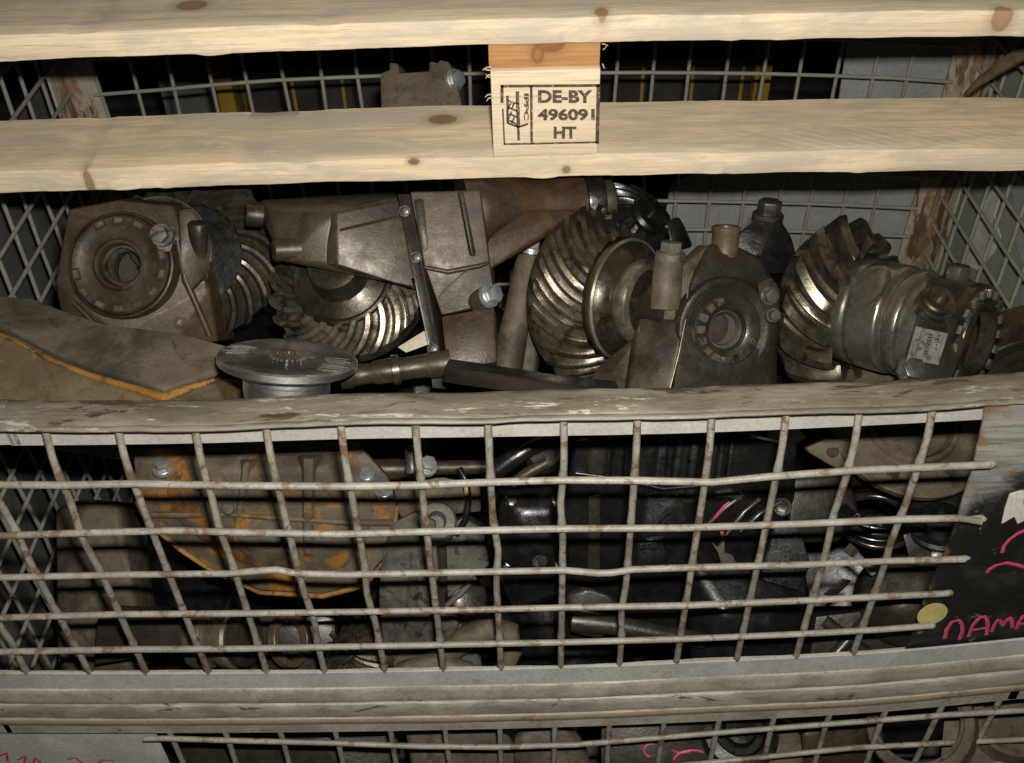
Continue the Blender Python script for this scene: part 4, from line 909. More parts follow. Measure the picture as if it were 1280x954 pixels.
# left column with bolt
t.part('cap_column', lambda bm: bm_lathe(bm, f.v(632, 462, -40), V(.20, .93, -.12), [(23, -30), (22, 0), (18.5, 60), (17.5, 140), (16, 151), (8, 152)], 30), M['cast_tan'], None, 42, 0.8)
t.part('bolt', lambda bm: bm_bolt(bm, f.v(664, 312, -58), V(.17, .95, .2), 11, 14), M['bolt'], None, 30)
t.part('web', lambda bm: bm_hull(bm, hul((668, 312, -82), (690, 306, -90), (684, 340, -85), (668, 470, -66), (650, 466, -66), (664, 330, -90), (690, 310, -120), (672, 470, -110)), 3), M['cast_tan'], None, 38, 0.8)
bc = f.v(908, 412, 52); B2 = ax(908, 412, (.46, -.10, .88))
cap = t.part('bearing_cap', lambda bm: bm_hull(bm, hul((884, 306, 46), (912, 304, 44), (956, 328, 26), (974, 372, 16), (970, 500, 30), (836, 510, 66), (848, 420, 70), (862, 350, 60), (880, 306, -20), (950, 320, -40), (970, 490, -30), (850, 500, -10)), 8, 3), M['cast_dark'], None, 40, 1.0, 0.06)
t.part('shoulder', lambda bm: bm_hull(bm, hul((802, 376, 36), (860, 380, 60), (866, 340, 50), (886, 306, 40), (872, 306, 0), (812, 372, -10), (800, 398, 34), (856, 402, 64)), 4), M['cast_tan'], cap, 40, 0.8)
t.part('pillar', lambda bm: bm_prism(bm, hul((800, 398, 40), (856, 400, 66), (848, 440, 68), (834, 505, 70), (782, 505, 46), (792, 440, 44)), V(-6, 6, -44), 4), M['cast_grey'], cap, 38, 0.7)
t.part('web', lambda bm: bm_hull(bm, hul((795, 420, 30), (750, 455, 10), (735, 480, 6), (735, 505, 10), (790, 505, 36), (795, 420, 0), (740, 480, -20)), 3), M['cast_grey'], cap, 38, 0.8)
t.part('cap_column', lambda bm: bm_lathe(bm, f.v(832, 372, 48), V(.06, .97, .1), [(19, -14), (18.5, 0), (17.5, 40), (17, 52), (10, 53)], 30), M['cast_tan'], cap, 42, 0.6)
t.part('bolt', lambda bm: bm_bolt(bm, f.v(838, 318, 54), V(.06, .95, .3), 14, 15), M['cast_light'], cap, 30)
t.part('edge', lambda bm: bm_tube(bm, hul((861, 346, 62), (857, 400, 69), (849, 440, 71), (834, 500, 72)), 1.0, 8), M['steel'], cap, 50)
cut_hole(cap, f, bc, B2, 24.5, -46, 80)
boss = t.part('bearing_boss', lambda bm: bm_lathe(bm, bc, B2, [(64, -40), (63, -4), (61, 0), (58, 1), (55, 1), (52, -1), (24, -1), (24, -50), (62, -50), (64, -40)], 56), M['cast_dark'], None, 40, 0.5, 0.08)
t.part('bearing_nut', lambda bm: bm_lathe(bm, bc, B2, [(44, -4), (44, 3), (42, 5), (28, 5), (25, 3), (24, -20), (23.6, -44), (40, -30), (44, -4)], 56), M['cast_dark'], boss, 35)
t.part('nut_lug', lambda bm: nut_slots(bm, bc + B2 * 4, B2, 36, 16, 4.2, 4.6, 5, (0, 12, 13, 14, 15)), M['gear_bright'], boss, 25)
t.part('bearing_race', lambda bm: bm_lathe(bm, bc, B2, [(23.5, -4), (22, -3), (20, -6), (19, -12), (21, -15), (21, -20), (18, -24), (18, -31), (22, -36), (23.5, -4)], 48), M['steel'], boss, 45)
t.part('bore_plug', lambda bm: cyl(bm, bc, B2, 23.5, -60, -40, 32), M['bore'], boss)
for a0_, a1_, n_ in ((0.55, 1.35, 9), (2.2, 3.6, 12)):
    t.part('raised_lettering', lambda bm: ring_text(bm, bc - B2 * 1, B2, 54.5, a0_, a1_, n_, 6, 2.2), M['cast_grey'], boss, 25)
t.part('lug', lambda bm: bm_hull(bm, hul((946, 352, 54), (966, 346, 48), (976, 362, 40), (974, 396, 40), (952, 388, 54), (950, 354, 20), (974, 390, 14)), 4), M['cast_grey'], cap, 35, 0.8)
t.part('bolt', lambda bm: (bm_bolt(bm, f.v(962, 370, 56), B2, 9, 8), bm_bolt(bm, f.v(966, 394, 52), B2, 7, 8)), M['cast_light'], cap, 30)
t.part('breather_stub', lambda bm: bm_lathe(bm, f.v(906, 312, 30), V(0, .96, .3), [(17, -8), (16.5, 0), (16.5, 20), (17.5, 22), (17.5, 27), (15, 29), (9, 28), (8, 20), (0, 20)], 30), M['copper'], cap, 40)
# dark casting behind it
t = Thing('bearing_casting', 'black oily bearing casting with hex bolt on top behind the dusty differential', 'bearing cap', 1.02)
f = t.f
t.part('casting', lambda bm: bm_hull(bm, [f.v(*p) for p in [(918, 296, 20), (944, 276, 20), (976, 274, 20), (990, 300, 14), (1000, 340, 10), (930, 345, 20), (925, 290, -40), (985, 290, -40), (995, 345, -40)]], 5), M['cast_black'], None, 38, 1.2)
t.part('rib', lambda bm: bm_hull(bm, [f.v(*p) for p in [(960, 278, 24), (968, 278, 24), (952, 320, 32), (946, 320, 32), (960, 290, 10)]], 1.5), M['cast_dark'], None, 35)
t.part('bolt', lambda bm: (bm_bolt(bm, f.v(960, 270, 4), V(.04, .86, .5), 15, 20)), M['bolt_dark'], None, 30)
t = Thing('bevel_pinion', 'black oily gear lump behind the top of the big ring gear', 'pinion', 1.03)
f = t.f
t.part('gear', lambda bm: bm_gear(bm, f.v(800, 280, 0), V(.5, .4, .76), 58, 24, 14, -14, 14, 12, -40, 0.4, 0.4), M['cast_black'], None, 40)
t.part('hub', lambda bm: bm_lathe(bm, f.v(800, 280, 0), V(.5, .4, .76), [(24, -30), (24, 20), (20, 24), (10, 24), (9, 16), (0, 16)], 30), M['cast_black'], None, 40)
t.part('stub', lambda bm: bm_hull(bm, [f.v(*p) for p in [(832, 276, 20), (850, 270, 16), (866, 306, 10), (840, 316, 20), (840, 276, -20), (866, 310, -20)]], 4), M['cast_black'], None, 38)

# ---- right differential: big-toothed gear, bright case, capped bearing with label
t = Thing('differential', 'shiny oily differential with big bare gear teeth and paper label, right end of heap', 'differential', 0.93, 'differentials lying in the heap')
f = t.f
N = ax(1070, 385, (.86, -.21, .46)); gc = f.v(1052, 384, -24)
gr = t.part('ring_gear', lambda bm: bm_gear(bm, gc, N, 95, 74, 30, -22, 14, 25, -40, -0.34, 0.4, phase=0.1, taper=0.65, duty=0.50), M['gear'], None, 27)
wdir = V(-.12, .36, .92); wdir = (wdir - N * wdir.dot(N)).normalized()
wp = gc + N * 60 + wdir * 69
def b_case(bm):
    prof = [(40, -20), (66, 10), (67, 32), (66.5, 36), (65, 38), (65, 41), (67, 43)] + [(67.5, 46 + 4 * q) for q in range(9)] + [(67, 81), (64, 83), (60, 84), (60, 89), (64, 90), (65.5, 92), (65.5, 104), (64, 106), (58, 107), (57, 130), (40, 132)]
    bm_lathe(bm, gc, N, prof, 120)
    rd = wdir
    for v in bm.verts:
        q = v.co - wp; d2 = (q - rd * q.dot(rd)); al = d2.dot(N); ac = (d2 - N * al).length
        e = (al / 20) ** 2 + (ac / 30) ** 2
        if q.dot(rd) > -40:
            if e < 1: v.co -= rd * (6 * (1 - e) ** 0.5 + 1.2 * noise.noise(v.co * 0.09))
            elif e < 1.7: v.co += rd * 1.6 * (1.7 - e) / 0.7
cs = t.part('case', b_case, M['case_steel'], None, 50)
cap = t.part('bearing_cap', lambda bm: bm_hull(bm, [f.v(*p) for p in [(1160, 348, 110), (1222, 352, 90), (1226, 388, 94), (1206, 440, 114), (1178, 500, 124), (1118, 500, 128), (1124, 470, 130), (1146, 404, 132), (1166, 352, 20), (1224, 360, 10), (1190, 500, 20), (1120, 500, 30)]], 5, 3), M['cast_dark'], None, 40, 0.8, 0.07)
capn = V(.10, .20, .97).normalized()
t.part('cap_bolt', lambda bm: bm_bolt(bm, f.v(1194, 352, 66), V(.06, .93, .36), 15, 20), M['bolt_dark'], cap, 30)
t.part('plug', lambda bm: bm_lathe(bm, f.v(1170, 380, 118), V(.05, .45, .89), [(22, -10), (22, 2), (18, 3), (18, 10), (16, 12), (8, 12), (7, 10), (7, 2), (0, 2)], 32), M['gear'], cap, 35)
t.part('cap_bolt', lambda bm: bm_bolt(bm, f.v(1140, 463, 130), V(-.05, .25, .96), 13, 12), M['bolt_dark'], cap, 30)
t.part('adjuster_ring', lambda bm: bm_lathe(bm, f.v(1216, 424, 74), N, [(40, -10), (64, -10), (66, -8), (66, 2), (63, 4), (48, 4), (46, 8), (40, 8), (40, -10)], 56), M['gear_dark'], None, 35)
t.part('adjuster_lug', lambda bm: nut_slots(bm, f.v(1216, 424, 74) + N * 4, N, 56, 18, 5, 5, 5), M['steel'], None, 25)
lb = [f.v(*p) for p in [(1143.5, 408, 134.5), (1183.5, 417, 125), (1171.5, 456, 126), (1132.5, 449, 133.5)]]
ln = (lb[1] - lb[0]).cross(lb[3] - lb[0]).normalized(); ln = ln if ln.z > 0 else -ln
lab = t.part('paper_label', lambda bm: bm_prism(bm, [p + ln * 1.2 for p in lb], ln * 1.0, 0), M['paper'], cap, 0)
def b_print(bm):
    rnd = random.Random(5); u = lb[1] - lb[0]; v = lb[3] - lb[0]
    def q(s, e): return lb[0] + u * s + v * e + ln * 2.4
    def rect(s0, e0, s1, e1): bm_prism(bm, [q(s0, e0), q(s1, e0), q(s1, e1), q(s0, e1)], ln * 0.3)
    e = 0.12                                      # bar code column in the middle, text columns either side
    while e < 0.9:
        w = rnd.choice((0.015, 0.03, 0.05)); rect(0.42, e, 0.56, e + w); e += w + rnd.choice((0.02, 0.035))
    for col, (s0, s1) in enumerate(((0.16, 0.26), (0.72, 0.80), (0.86, 0.91))):
        e = 0.10
        while e < 0.88:
            w = rnd.uniform(0.02, 0.05); rect(s0 + rnd.uniform(0, .02), e, s1 - rnd.uniform(0, .03), e + w); e += w + rnd.uniform(0.02, 0.05)
t.part('label_print', b_print, M['print'], lab, 0)
# large dark flange far right
t = Thing('hub_flange', 'dark rusty round flange plate with bolt hole at the right edge', 'flange', 0.98)
f = t.f; HN = ax(1268, 480, (-.42, .50, .76)); hc = f.v(1268, 480, 0)
t.part('plate', lambda bm: ringwall(bm, hc, HN, 122, 62, -16, 0, 64, 2), M['cast_brown'], None, 35, 0.6)
t.part('hub', lambda bm: bm_lathe(bm, hc, HN, [(62, -40), (62, -14), (56, -10), (44, -12), (40, -40)], 48), M['cast_dark'], None, 40)
axx, a_, b_ = frame_axes(HN)
for k in range(8):
    an = 2 * PI * k / 8 + 0.42
    t.part('bolt_hole', lambda bm: bm_lathe(bm, hc + (a_ * math.cos(an) + b_ * math.sin(an)) * 92, HN, [(0, 0.6), (7.5, 0.6), (8.5, 0.2), (8.5, -2)], 20), M['bore'], None, 30)

# ================================================================= SEEN THROUGH THE UPPER FLAP
# pale grey casting
t = Thing('gearbox_housing', 'pale grey cast gearbox housing with round lugs behind the middle left mesh', 'gearbox', 0.93)
f = t.f
def gp(x, y, z=0): return V(x - CX, CY - y, z - 0.28 * (y - 640))
def lobe(bm, ring, zf, zb, bev):
    bm_hull(bm, [gp(x, y, zf + dz) for x, y, dz in ring] + [gp(x, y, zb) for x, y, dz in ring], bev, 3)
hb = t.part('housing', lambda bm: lobe(bm, [(476, 690, -4), (492, 652, 0), (520, 640, 6), (544, 652, 4), (548, 720, 4), (540, 800, 6), (536, 850, 0), (476, 856, -6), (470, 760, 0)], 6, -70, 8), M['cast_light'], None, 40, 2.4, 0.035)
t.part('wing', lambda bm: lobe(bm, [(556, 660, 0), (580, 648, 2), (604, 664, -6), (610, 712, -6), (596, 722, 0), (572, 742, 4), (558, 756, 2)], -6, -60, 6), M['cast_light'], hb, 40, 2.4, 0.04)
t.part('wing', lambda bm: lobe(bm, [(548, 772, 2), (566, 780, 6), (590, 806, 2), (600, 850, 0), (548, 850, 4)], 4, -50, 6), M['cast_light'], hb, 40, 1.8, 0.04)
t.part('web', lambda bm: lobe(bm, [(540, 660, 0), (562, 660, 0), (562, 840, 0), (540, 840, 0)], -34, -70, 4), M['cast_dark'], hb, 38, 1.4)
t.part('lug', lambda bm: bm_lathe(bm, gp(546, 652, 4), V(.15, .35, .92), [(27, -20), (25, 4), (22, 7), (12, 7), (10, -8), (0, -8)], 36), M['cast_light'], hb, 40, 1.2)
t.part('rib', lambda bm: bm_hull(bm, [gp(*p) for p in [(508, 690, 6), (518, 690, 16), (514, 790, 16), (502, 790, 8), (526, 740, 4)]], 2.5), M['cast_light'], hb, 35, 1.0)
t.part('rib', lambda bm: bm_tube(bm, [gp(*p) for p in [(556, 764, 2), (574, 748, 6), (594, 726, 2)]], [3, 4.5, 3], 8), M['cast_light'], hb, 50, 0.8)
t.part('lug', lambda bm: bm_lathe(bm, gp(584, 756, -14), V(.3, .3, .9), [(26, -24), (24, 2), (18, 6), (0, 6)], 30), M['cast_dark'], hb, 40, 1.6)
t.part('hook', lambda bm: bm_tube(bm, [gp(*p) for p in [(486, 782, 7), (492, 792, 8), (502, 794, 9), (506, 780, 9)]], 1.4, 6), M['cast_dark'], hb, 50)
# curved arm and roller beside it
single('shift_fork', lambda bm: (bm_tube(bm, [V(x - CX, CY - y, z) for x, y, z in [(560, 815, 0), (585, 795, 8), (612, 782, 10), (636, 790, 6), (640, 812, 0), (628, 840, -6)]], [14, 17, 18, 16, 14, 12], 12), bm_tube(bm, [V(x - CX, CY - y, z) for x, y, z in [(500, 840, 0), (545, 826, 8), (585, 840, 4), (600, 860, 0)]], [12, 15, 14, 12], 12)), M['cast_tan'], 'pale curved cast arm below the grey gearbox housing', 'arm', 0.945, rough=1.4, rscale=0.05)
# pipe and small fittings behind rail, left of middle
t = Thing('control_linkage', 'grey rod with clamp fittings behind the mesh right of the rusty cover', 'linkage', 0.93)
f = t.f
t.part('rod', lambda bm: bm_lathe(bm, f.v(430, 588, -20), V(.99, .03, .05), [(14, 0), (15, 30), (13, 36), (13, 70), (11, 74), (11, 110), (9, 112), (9, 190)], 24), M['cast_grey'], None, 42, 0.8)
t.part('clamp', lambda bm: (ringwall(bm, f.v(430, 588, -20), V(.99, .03, .05), 20, 12, 84, 96, 24), bm_prism(bm, [f.v(*p) for p in [(505, 560, 0), (516, 558, 0), (518, 592, 6), (506, 594, 6)]], V(0, 0, -24), 2)), M['cast_black'], None, 38)
t.part('fitting', lambda bm: bm_bolt(bm, f.v(534, 583, 0), V(.3, .5, .8), 10, 12), M['bolt'], None, 30)
t.part('plate', lambda bm: bm_hull(bm, [f.v(*p) for p in [(490, 606, -10), (555, 596, -6), (600, 604, -6), (602, 640, -20), (500, 650, -20), (500, 606, -50), (600, 610, -50)]], 4), M['cast_tan'], None, 38, 1.2)
t.part('cable', lambda bm: bm_tube(bm, [f.v(*p) for p in [(574, 586, 6), (582, 600, 12), (586, 625, 10), (582, 650, 4), (570, 668, 0)]], 4.5, 10), M['cast_black'], None, 50)
t.part('cable_mark', lambda bm: bm_tube(bm, [f.v(*p) for p in [(580, 604, 16.0), (582, 612, 16.4), (582, 620, 16.4)]], 1.6, 6), M['yellow'], None, 50)
# black block, ribbed
t = Thing('gearbox_block', 'black oily ribbed gearbox block behind the middle of the upper mesh', 'gearbox', 0.92)
f = t.f
def kp(x, y, z=0): return V(x - CX, CY - y, z - 0.35 * (y - 560))
bl = t.part('block', lambda bm: bm_hull(bm, [kp(*p) for p in [(718, 548, 0), (930, 540, 0), (1000, 556, -8), (1004, 640, -8), (900, 700, 4), (880, 830, 0), (700, 830, 0), (706, 640, 4), (720, 548, -120), (1000, 556, -120), (880, 820, -90), (700, 820, -90)]], 8, 3), M['cast_black'], None, 40, 1.6, 0.04)
for i, (x, w, z, tone) in enumerate([(748, 15, 6, 'cast_dark'), (774, 11, 8, 'cast_black'), (828, 9, 10, 'blue_grey'), (848, 7, 13, 'blue_grey'), (868, 8, 12, 'blue_grey'), (902, 6, 12, 'blue_grey'), (914, 5, 12, 'blue_grey')]):
    t.part('rib', lambda bm: bm_hull(bm, [kp(x - w, 545, z * .2), kp(x + w, 545, z * .2), kp(x - w * .5, 546, z), kp(x + w * .5, 546, z), kp(x - w - 3, 602, z * .2), kp(x + w - 3, 602, z * .2), kp(x - w * .5 - 3, 600, z), kp(x + w * .5 - 3, 600, z), kp(x, 560, -8)], 2.5, 3), M[tone], bl, 45, 0.8, 0.09)
t.part('ledge', lambda bm: bm_tube(bm, [kp(*p) for p in [(720, 592, 4), (770, 598, 8), (830, 612, 8), (880, 608, 6)]], 3.5, 8), M['cast_black'], bl, 50, 0.6)
t.part('rib', lambda bm: bm_prism(bm, [kp(*p) for p in [(736, 622, 3), (752, 620, 3), (754, 720, 3), (738, 724, 3)]], V(0, 0, 6), 2), M['cast_dark'], bl, 38, 0.8)
t.part('pad', lambda bm: bm_hull(bm, [kp(x, y, z) for x, y, z in [(806, 618, 0), (862, 612, 0), (866, 660, 0), (806, 672, 0), (812, 624, 9), (856, 619, 11), (858, 654, 7), (812, 662, 9)]], 2.5), M['blue_grey'], bl, 40, 2.0, 0.12)
t.part('pad', lambda bm: bm_hull(bm, [kp(x, y, z) for x, y, z in [(796, 680, 0), (838, 674, 0), (846, 712, 0), (802, 720, 0), (802, 686, 8), (832, 682, 9), (838, 706, 7), (808, 712, 8)]], 2.5), M['blue_grey'], bl, 40, 2.0, 0.12)
t.part('lip', lambda bm: bm_lathe(bm, kp(862, 620, 2), V(.05, .5, .86), [(14, -4), (14, 6), (12, 8), (9, 8), (8, 3), (0, 3)], 24), M['cast_dark'], bl, 40)
# black motor end with bright-edged tube
t = Thing('hydraulic_motor', 'black glossy motor body with slanting tube behind the middle mesh', 'motor', 0.925)
f = t.f
mo = t.part('body', lambda bm: bm_hull(bm, [f.v(*p) for p in [(624, 612, -20), (700, 606, -24), (716, 660, -30), (708, 740, -50), (640, 760, -50), (616, 700, -34), (646, 640, -2), (690, 640, -6), (690, 690, -16), (646, 700, -14), (630, 620, -110), (710, 620, -110), (700, 750, -110), (630, 750, -110)]], 7, 3), M['cast_black'], None, 40, 1.6, 0.05)
for bx_, by_ in ((640, 628), (694, 626), (698, 706), (636, 704)):
    t.part('bolt', lambda bm: bm_bolt(bm, f.v(bx_, by_, -16 - 0.2 * (by_ - 630)), V(.1, .35, .93), 6, 6), M['bolt_dark'], mo, 30)
t.part('tube', lambda bm: bm_tube(bm, [f.v(*p) for p in [(618, 590, 0), (640, 574, 6), (662, 560, 4), (690, 548, -6)]], 12, 16), M['cast_black'], None, 50)
t.part('tube', lambda bm: bm_tube(bm, [f.v(*p) for p in [(640, 604, 6), (662, 590, 12), (684, 578, 8)]], [6, 8, 7], 12), M['cast_grey'], None, 50, 0.6)
t.part('cap', lambda bm: bm_lathe(bm, f.v(680, 566, 0), V(.1, .4, .9), [(22, -20), (22, 0), (20, 4), (0, 6)], 30), M['cast_dark'], None, 40)
t.part('pin', lambda bm: bm_bolt(bm, f.v(674, 703, 0), V(.5, .4, .8), 7, 10), M['bolt_dark'], None, 30)
# casting low in the middle
single('cast_bracket', lambda bm: (bm_hull(bm, [V(x - CX, CY - y, z) for x, y, z in [(706, 742, 0), (735, 733, 6), (770, 742, 6), (780, 770, 0), (756, 800, 0), (712, 790, 0), (720, 740, -50), (776, 770, -50), (720, 800, -50)]], 7, 3), bm_tube(bm, [V(x - CX, CY - y, z) for x, y, z in [(715, 775, 4), (770, 780, 8), (830, 792, 4), (880, 800, 0)]], [14, 12, 11, 10], 12)), M['cast_dark'], 'dull dark cast bracket low behind the middle of the mesh', 'bracket', 0.93, rough=1.6, rscale=0.05)
# levers right of the middle
t = Thing('lever_set', 'bundle of thin oily levers with pink paint marks behind the mesh', 'levers', 0.93)
f = t.f
for i, P in enumerate([[(880, 660, 0), (905, 636, 6), (930, 618, 6)], [(905, 672, 4), (930, 640, 10), (950, 624, 8)], [(925, 665, 0), (950, 642, 6), (975, 628, 4)]]):
    t.part('lever', lambda bm: bm_tube(bm, [f.v(*p) for p in P], [3, 4.5, 3.5], 8), M[('cast_dark', 'blue_grey', 'blue_grey')[i]], None, 50)
t.part('paint_mark', lambda bm: bm_tube(bm, [f.v(*p) for p in [(893, 648, 8.5), (905, 633, 12), (912, 628, 12)]], 1.8, 6), M['pink'], None, 50)
t.part('handle', lambda bm: bm_tube(bm, [f.v(*p) for p in [(895, 618, 10), (912, 616, 14), (925, 622, 10)]], [4, 6, 4], 10), M['cast_light'], None, 50)
t.part('claw', lambda bm: bm_prism(bm, [f.v(*p) for p in [(888, 676, 6), (897, 684, 6), (906, 676, 6), (906, 690, 6), (916, 694, 6), (922, 706, 6), (902, 706, 6), (898, 692, 6)]], V(0, 0, -10), 1.5), M['cast_tan'], None, 35)
t.part('paint_mark', lambda bm: bm_tube(bm, [f.v(*p) for p in [(902, 664, 9), (904, 672, 9)]], 2.4, 6), M['pink'], None, 50)
# round cover with arc, upper right
t = Thing('round_cover', 'dusty olive round cover plate with curved groove and bolt holes, upper right behind mesh', 'cover plate', 0.90)
f = t.f; CN = V(-.02, .52, .85).normalized(); cc = f.v(1140, 528, -40)
ro = t.part('plate', lambda bm: bm_lathe(bm, cc, CN, [(104, -14), (106, -2), (104, 0), (62, 0), (60, -2), (58, 3), (53, 3), (51, -1), (46, -8), (0, -10)], 72), M['cast_tan'], None, 32, 0.5)
t.part('ear', lambda bm: bm_prism(bm, [f.v(*p) for p in [(1008, 560, -20), (1035, 548, -20), (1066, 552, -20), (1066, 592, -32), (1042, 584, -30), (1012, 566, -22)]], V(0, 0, -14), 2.5), M['cast_tan'], ro, 35, 0.6)
for (x, y) in ((1041, 564), (1117, 592), (1188, 590)):
    p = f.v(x, y, 0); q = p - cc; tt = (0.8 - q.dot(CN)) / CN.z
    if x == 1041: z_ = -18.8
    t.part('bolt_hole', lambda bm: bm_lathe(bm, p + V(0, 0, tt) if x != 1041 else f.v(x, y, -22.6), CN if x != 1041 else V(0, .29, .96), [(0, 1.2), (7, 1.2), (8, 0.4), (8, -2)], 20), M['bore'], ro, 30)
# coil of dark rings under the cover
t = Thing('clutch_pack', 'stack of dark oily clutch rings under the round cover plate', 'clutch pack', 0.935)
f = t.f
for k in range(4):
    t.part('ring', lambda bm: ringwall(bm, f.v(1095, 622 + k * 9, -20 - k * 5), V(-.1, .8, .6), 58 - k * 2, 40, -3, 3, 48), M['gear_dark' if k % 2 else 'cast_black'], None, 35)
# pulley with bright lip
t = Thing('pulley', 'black glossy grooved pulley beside the name plate behind the mesh', 'pulley', 0.90)
f = t.f; PN = V(-.25, .60, .76).normalized()
t.part('wheel', lambda bm: bm_lathe(bm, f.v(1176, 645, -20), PN, [(20, -44), (46, -40), (48, -34), (38, -26), (38, -20), (46, -12), (46, -6), (42, -3), (38, -8), (26, -10), (22, 0), (12, 2), (10, -6), (0, -6)], 52), M['cast_black'], None, 35)
t.part('bracket', lambda bm: bm_hull(bm, [f.v(*p) for p in [(1128, 668, -20), (1150, 662, -20), (1176, 720, -20), (1200, 700, -30), (1140, 712, -20), (1130, 668, -50), (1190, 715, -50)]], 4), M['cast_dark'], None, 38, 0.8)
t.part('bolt', lambda bm: bm_bolt(bm, f.v(1172, 694, -14), V(0, .3, .95), 6, 6), M['bolt'], None, 30)
t.part('edge', lambda bm: bm_prism(bm, [f.v(*p) for p in [(1156, 609, 0), (1202, 605, -4), (1202, 609, -4), (1158, 613, 0)]], V(0, 4, -20), 0.8), M['blue_grey'], None, 30)
# light metal bar and hex stud low right
single('flat_steel_bar', lambda bm: bm_prism(bm, [V(x - CX, CY - y, z) for x, y, z in [(1026, 742, 6), (1050, 722, 8), (1062, 724, 6), (1042, 745, 4)]], V(8, -4, -20), 2), M['blue_grey'], 'short bright flat steel bar low behind the mesh at right', 'bar', 0.905, rough=0.6, rscale=0.1)
t = Thing('threaded_stud', 'small grey stud with square head above the bright steel bar', 'stud', 0.905)
f = t.f
t.part('shank', lambda bm: bm_tube(bm, [f.v(1070, 694, 0), f.v(1092, 716, -6)], 5, 12), M['bolt'], None, 50)
t.part('head', lambda bm: bm_prism(bm, hexpts(f.v(1066, 690, 2), V(-.6, .5, .5), 9, 0.3, 4), V(-.6, .5, .5).normalized() * 8, 1), M['bolt_dark'], None, 30)
single('bell_cone', lambda bm: bm_lathe(bm, V(1125 - CX, CY - 735, 0), V(-.35, .5, .8), [(60, -50), (58, -30), (44, 0), (30, 14), (22, 16), (0, 14)], 40), M['cast_dark'], 'dark grey cone shaped casting left of the yellow sticker', 'casting', 0.93, rough=0.8)
single('blue_cone', lambda bm: bm_hull(bm, [V(x - CX, CY - y, z) for x, y, z in [(968, 650, 6), (996, 652, 6), (1014, 706, 0), (1000, 740, -6), (950, 726, -6), (964, 680, 4), (970, 650, -50), (1010, 720, -50)]], 7, 3), M['blue_grey'], 'blue grey wedge shaped oily casting right of the levers', 'casting', 0.93, rough=1.0, rscale=0.1)
single('glint_sheet', lambda bm: (bmesh.ops.create_grid(bm, x_segments=26, y_segments=16, size=1), [setattr(v, 'co', V(1085 - CX + v.co.x * 22, CY - 652 + v.co.y * 7 + 6 * noise.noise(v.co * 3), -6 + 9 * noise.noise(v.co * 4.3 + V(3, 1, 2)))) for v in bm.verts]), M['blue_grey'], 'crumpled bluish sheet added as a glint above the hex stud behind the mesh', 'glint', 0.915)  # crumpled sheet added in place of a small bluish glint
single('cross_casting', lambda bm: (bm_hull(bm, [V(x - CX, CY - y, z) for x, y, z in [(1020, 770, 0), (1150, 755, 0), (1150, 830, 0), (1010, 840, 0), (1020, 770, -60), (1140, 840, -60)]], 6), bm_tube(bm, [V(1030 - CX, CY - 775, 4), V(1090 - CX, CY - 820, 6)], 8, 10), bm_tube(bm, [V(1085 - CX, CY - 770, 4), V(1030 - CX, CY - 830, 6)], 8, 10)), M['cast_dark'], 'dark casting with crossed ribs low at the right behind mesh', 'casting', 0.95, rough=1.2)
single('dark_lump', lambda bm: bm_hull(bm, [V(x - CX, CY - y, z) for x, y, z in [(860, 700, 0), (1010, 690, 0), (1020, 850, 0), (860, 850, 10), (900, 760, 30), (960, 780, 26), (860, 700, -60), (1010, 840, -60)]], 10, 3), M['cast_black'], 'black formless oily casting low right of the middle mesh', 'casting', 0.96, rough=3.0, rscale=0.04)
t = Thing('valve_body', 'dark dusty valve body with small plug under the bolt-hole ear', 'valve body', 0.945)
f = t.f
t.part('body', lambda bm: bm_hull(bm, [f.v(*p) for p in [(985, 596, 0), (1060, 590, 4), (1075, 640, 0), (1050, 680, 0), (985, 680, 0), (990, 600, -70), (1070, 660, -70)]], 8, 3), M['cast_dark'], None, 40, 2.2, 0.07)
t.part('plug', lambda bm: bm_bolt(bm, f.v(978, 634, 10), V(-.2, .4, .9), 9, 8), M['bolt_dark'], None, 30)
# low left: plates, springs and bearings
single('grey_housing', lambda bm: bm_hull(bm, [V(x - CX, CY - y, z) for x, y, z in [(62, 640, -10), (96, 622, 4), (150, 632, 6), (164, 720, 0), (170, 850, -20), (60, 860, -20), (70, 640, -70), (150, 640, -90), (170, 840, -90)]], 9, 3), M['cast_tan'], 'dull grey housing at the lower left behind the mesh beside the rusty cover', 'housing', 1.0, rough=2.0, rscale=0.04)
single('angle_plate', lambda bm: bm_prism(bm, [V(x - CX, CY - y, z) for x, y, z in [(125, 772, 10), (230, 776, 10), (232, 812, 4), (120, 830, 4)]], V(6, 10, -40), 2), M['cast_dark'], 'dark flat plate under the rusty cover at left', 'plate', 0.95, rough=0.8)
t = Thing('roller_bearing', 'shiny roller bearing on its side under the rusty cover', 'bearing', 0.965)
f = t.f; RN = V(.94, .10, .3).normalized(); rc = f.v(250, 800, 0)
t.part('race', lambda bm: bm_lathe(bm, rc, RN, [(26, -6), (34, -4), (36, 0), (36, 16), (34, 20), (30, 22), (30, 34), (34, 36), (36, 40), (36, 52), (33, 55), (20, 55)], 48), M['steel'], None, 35)
t.part('inner_ring', lambda bm: bm_lathe(bm, rc, RN, [(30, 55), (34, 58), (34, 70), (30, 72), (20, 72)], 48), M['gear_dark'], None, 35)
t = Thing('bevel_gear', 'small oily toothed wheel right of the roller bearing under the rusty cover', 'gear', 0.965)
f = t.f
t.part('gear', lambda bm: bm_gear(bm, f.v(440, 815, -10), V(-.45, .45, .77), 48, 20, 16, -14, 15, 9, -30, 0.2, 0.3), M['gear'], None, 40)
t.part('hub', lambda bm: bm_lathe(bm, f.v(440, 815, -10), V(-.45, .45, .77), [(20, -20), (20, 20), (17, 22), (10, 22), (10, 10), (0, 10)], 30), M['gear_dark'], None, 40)
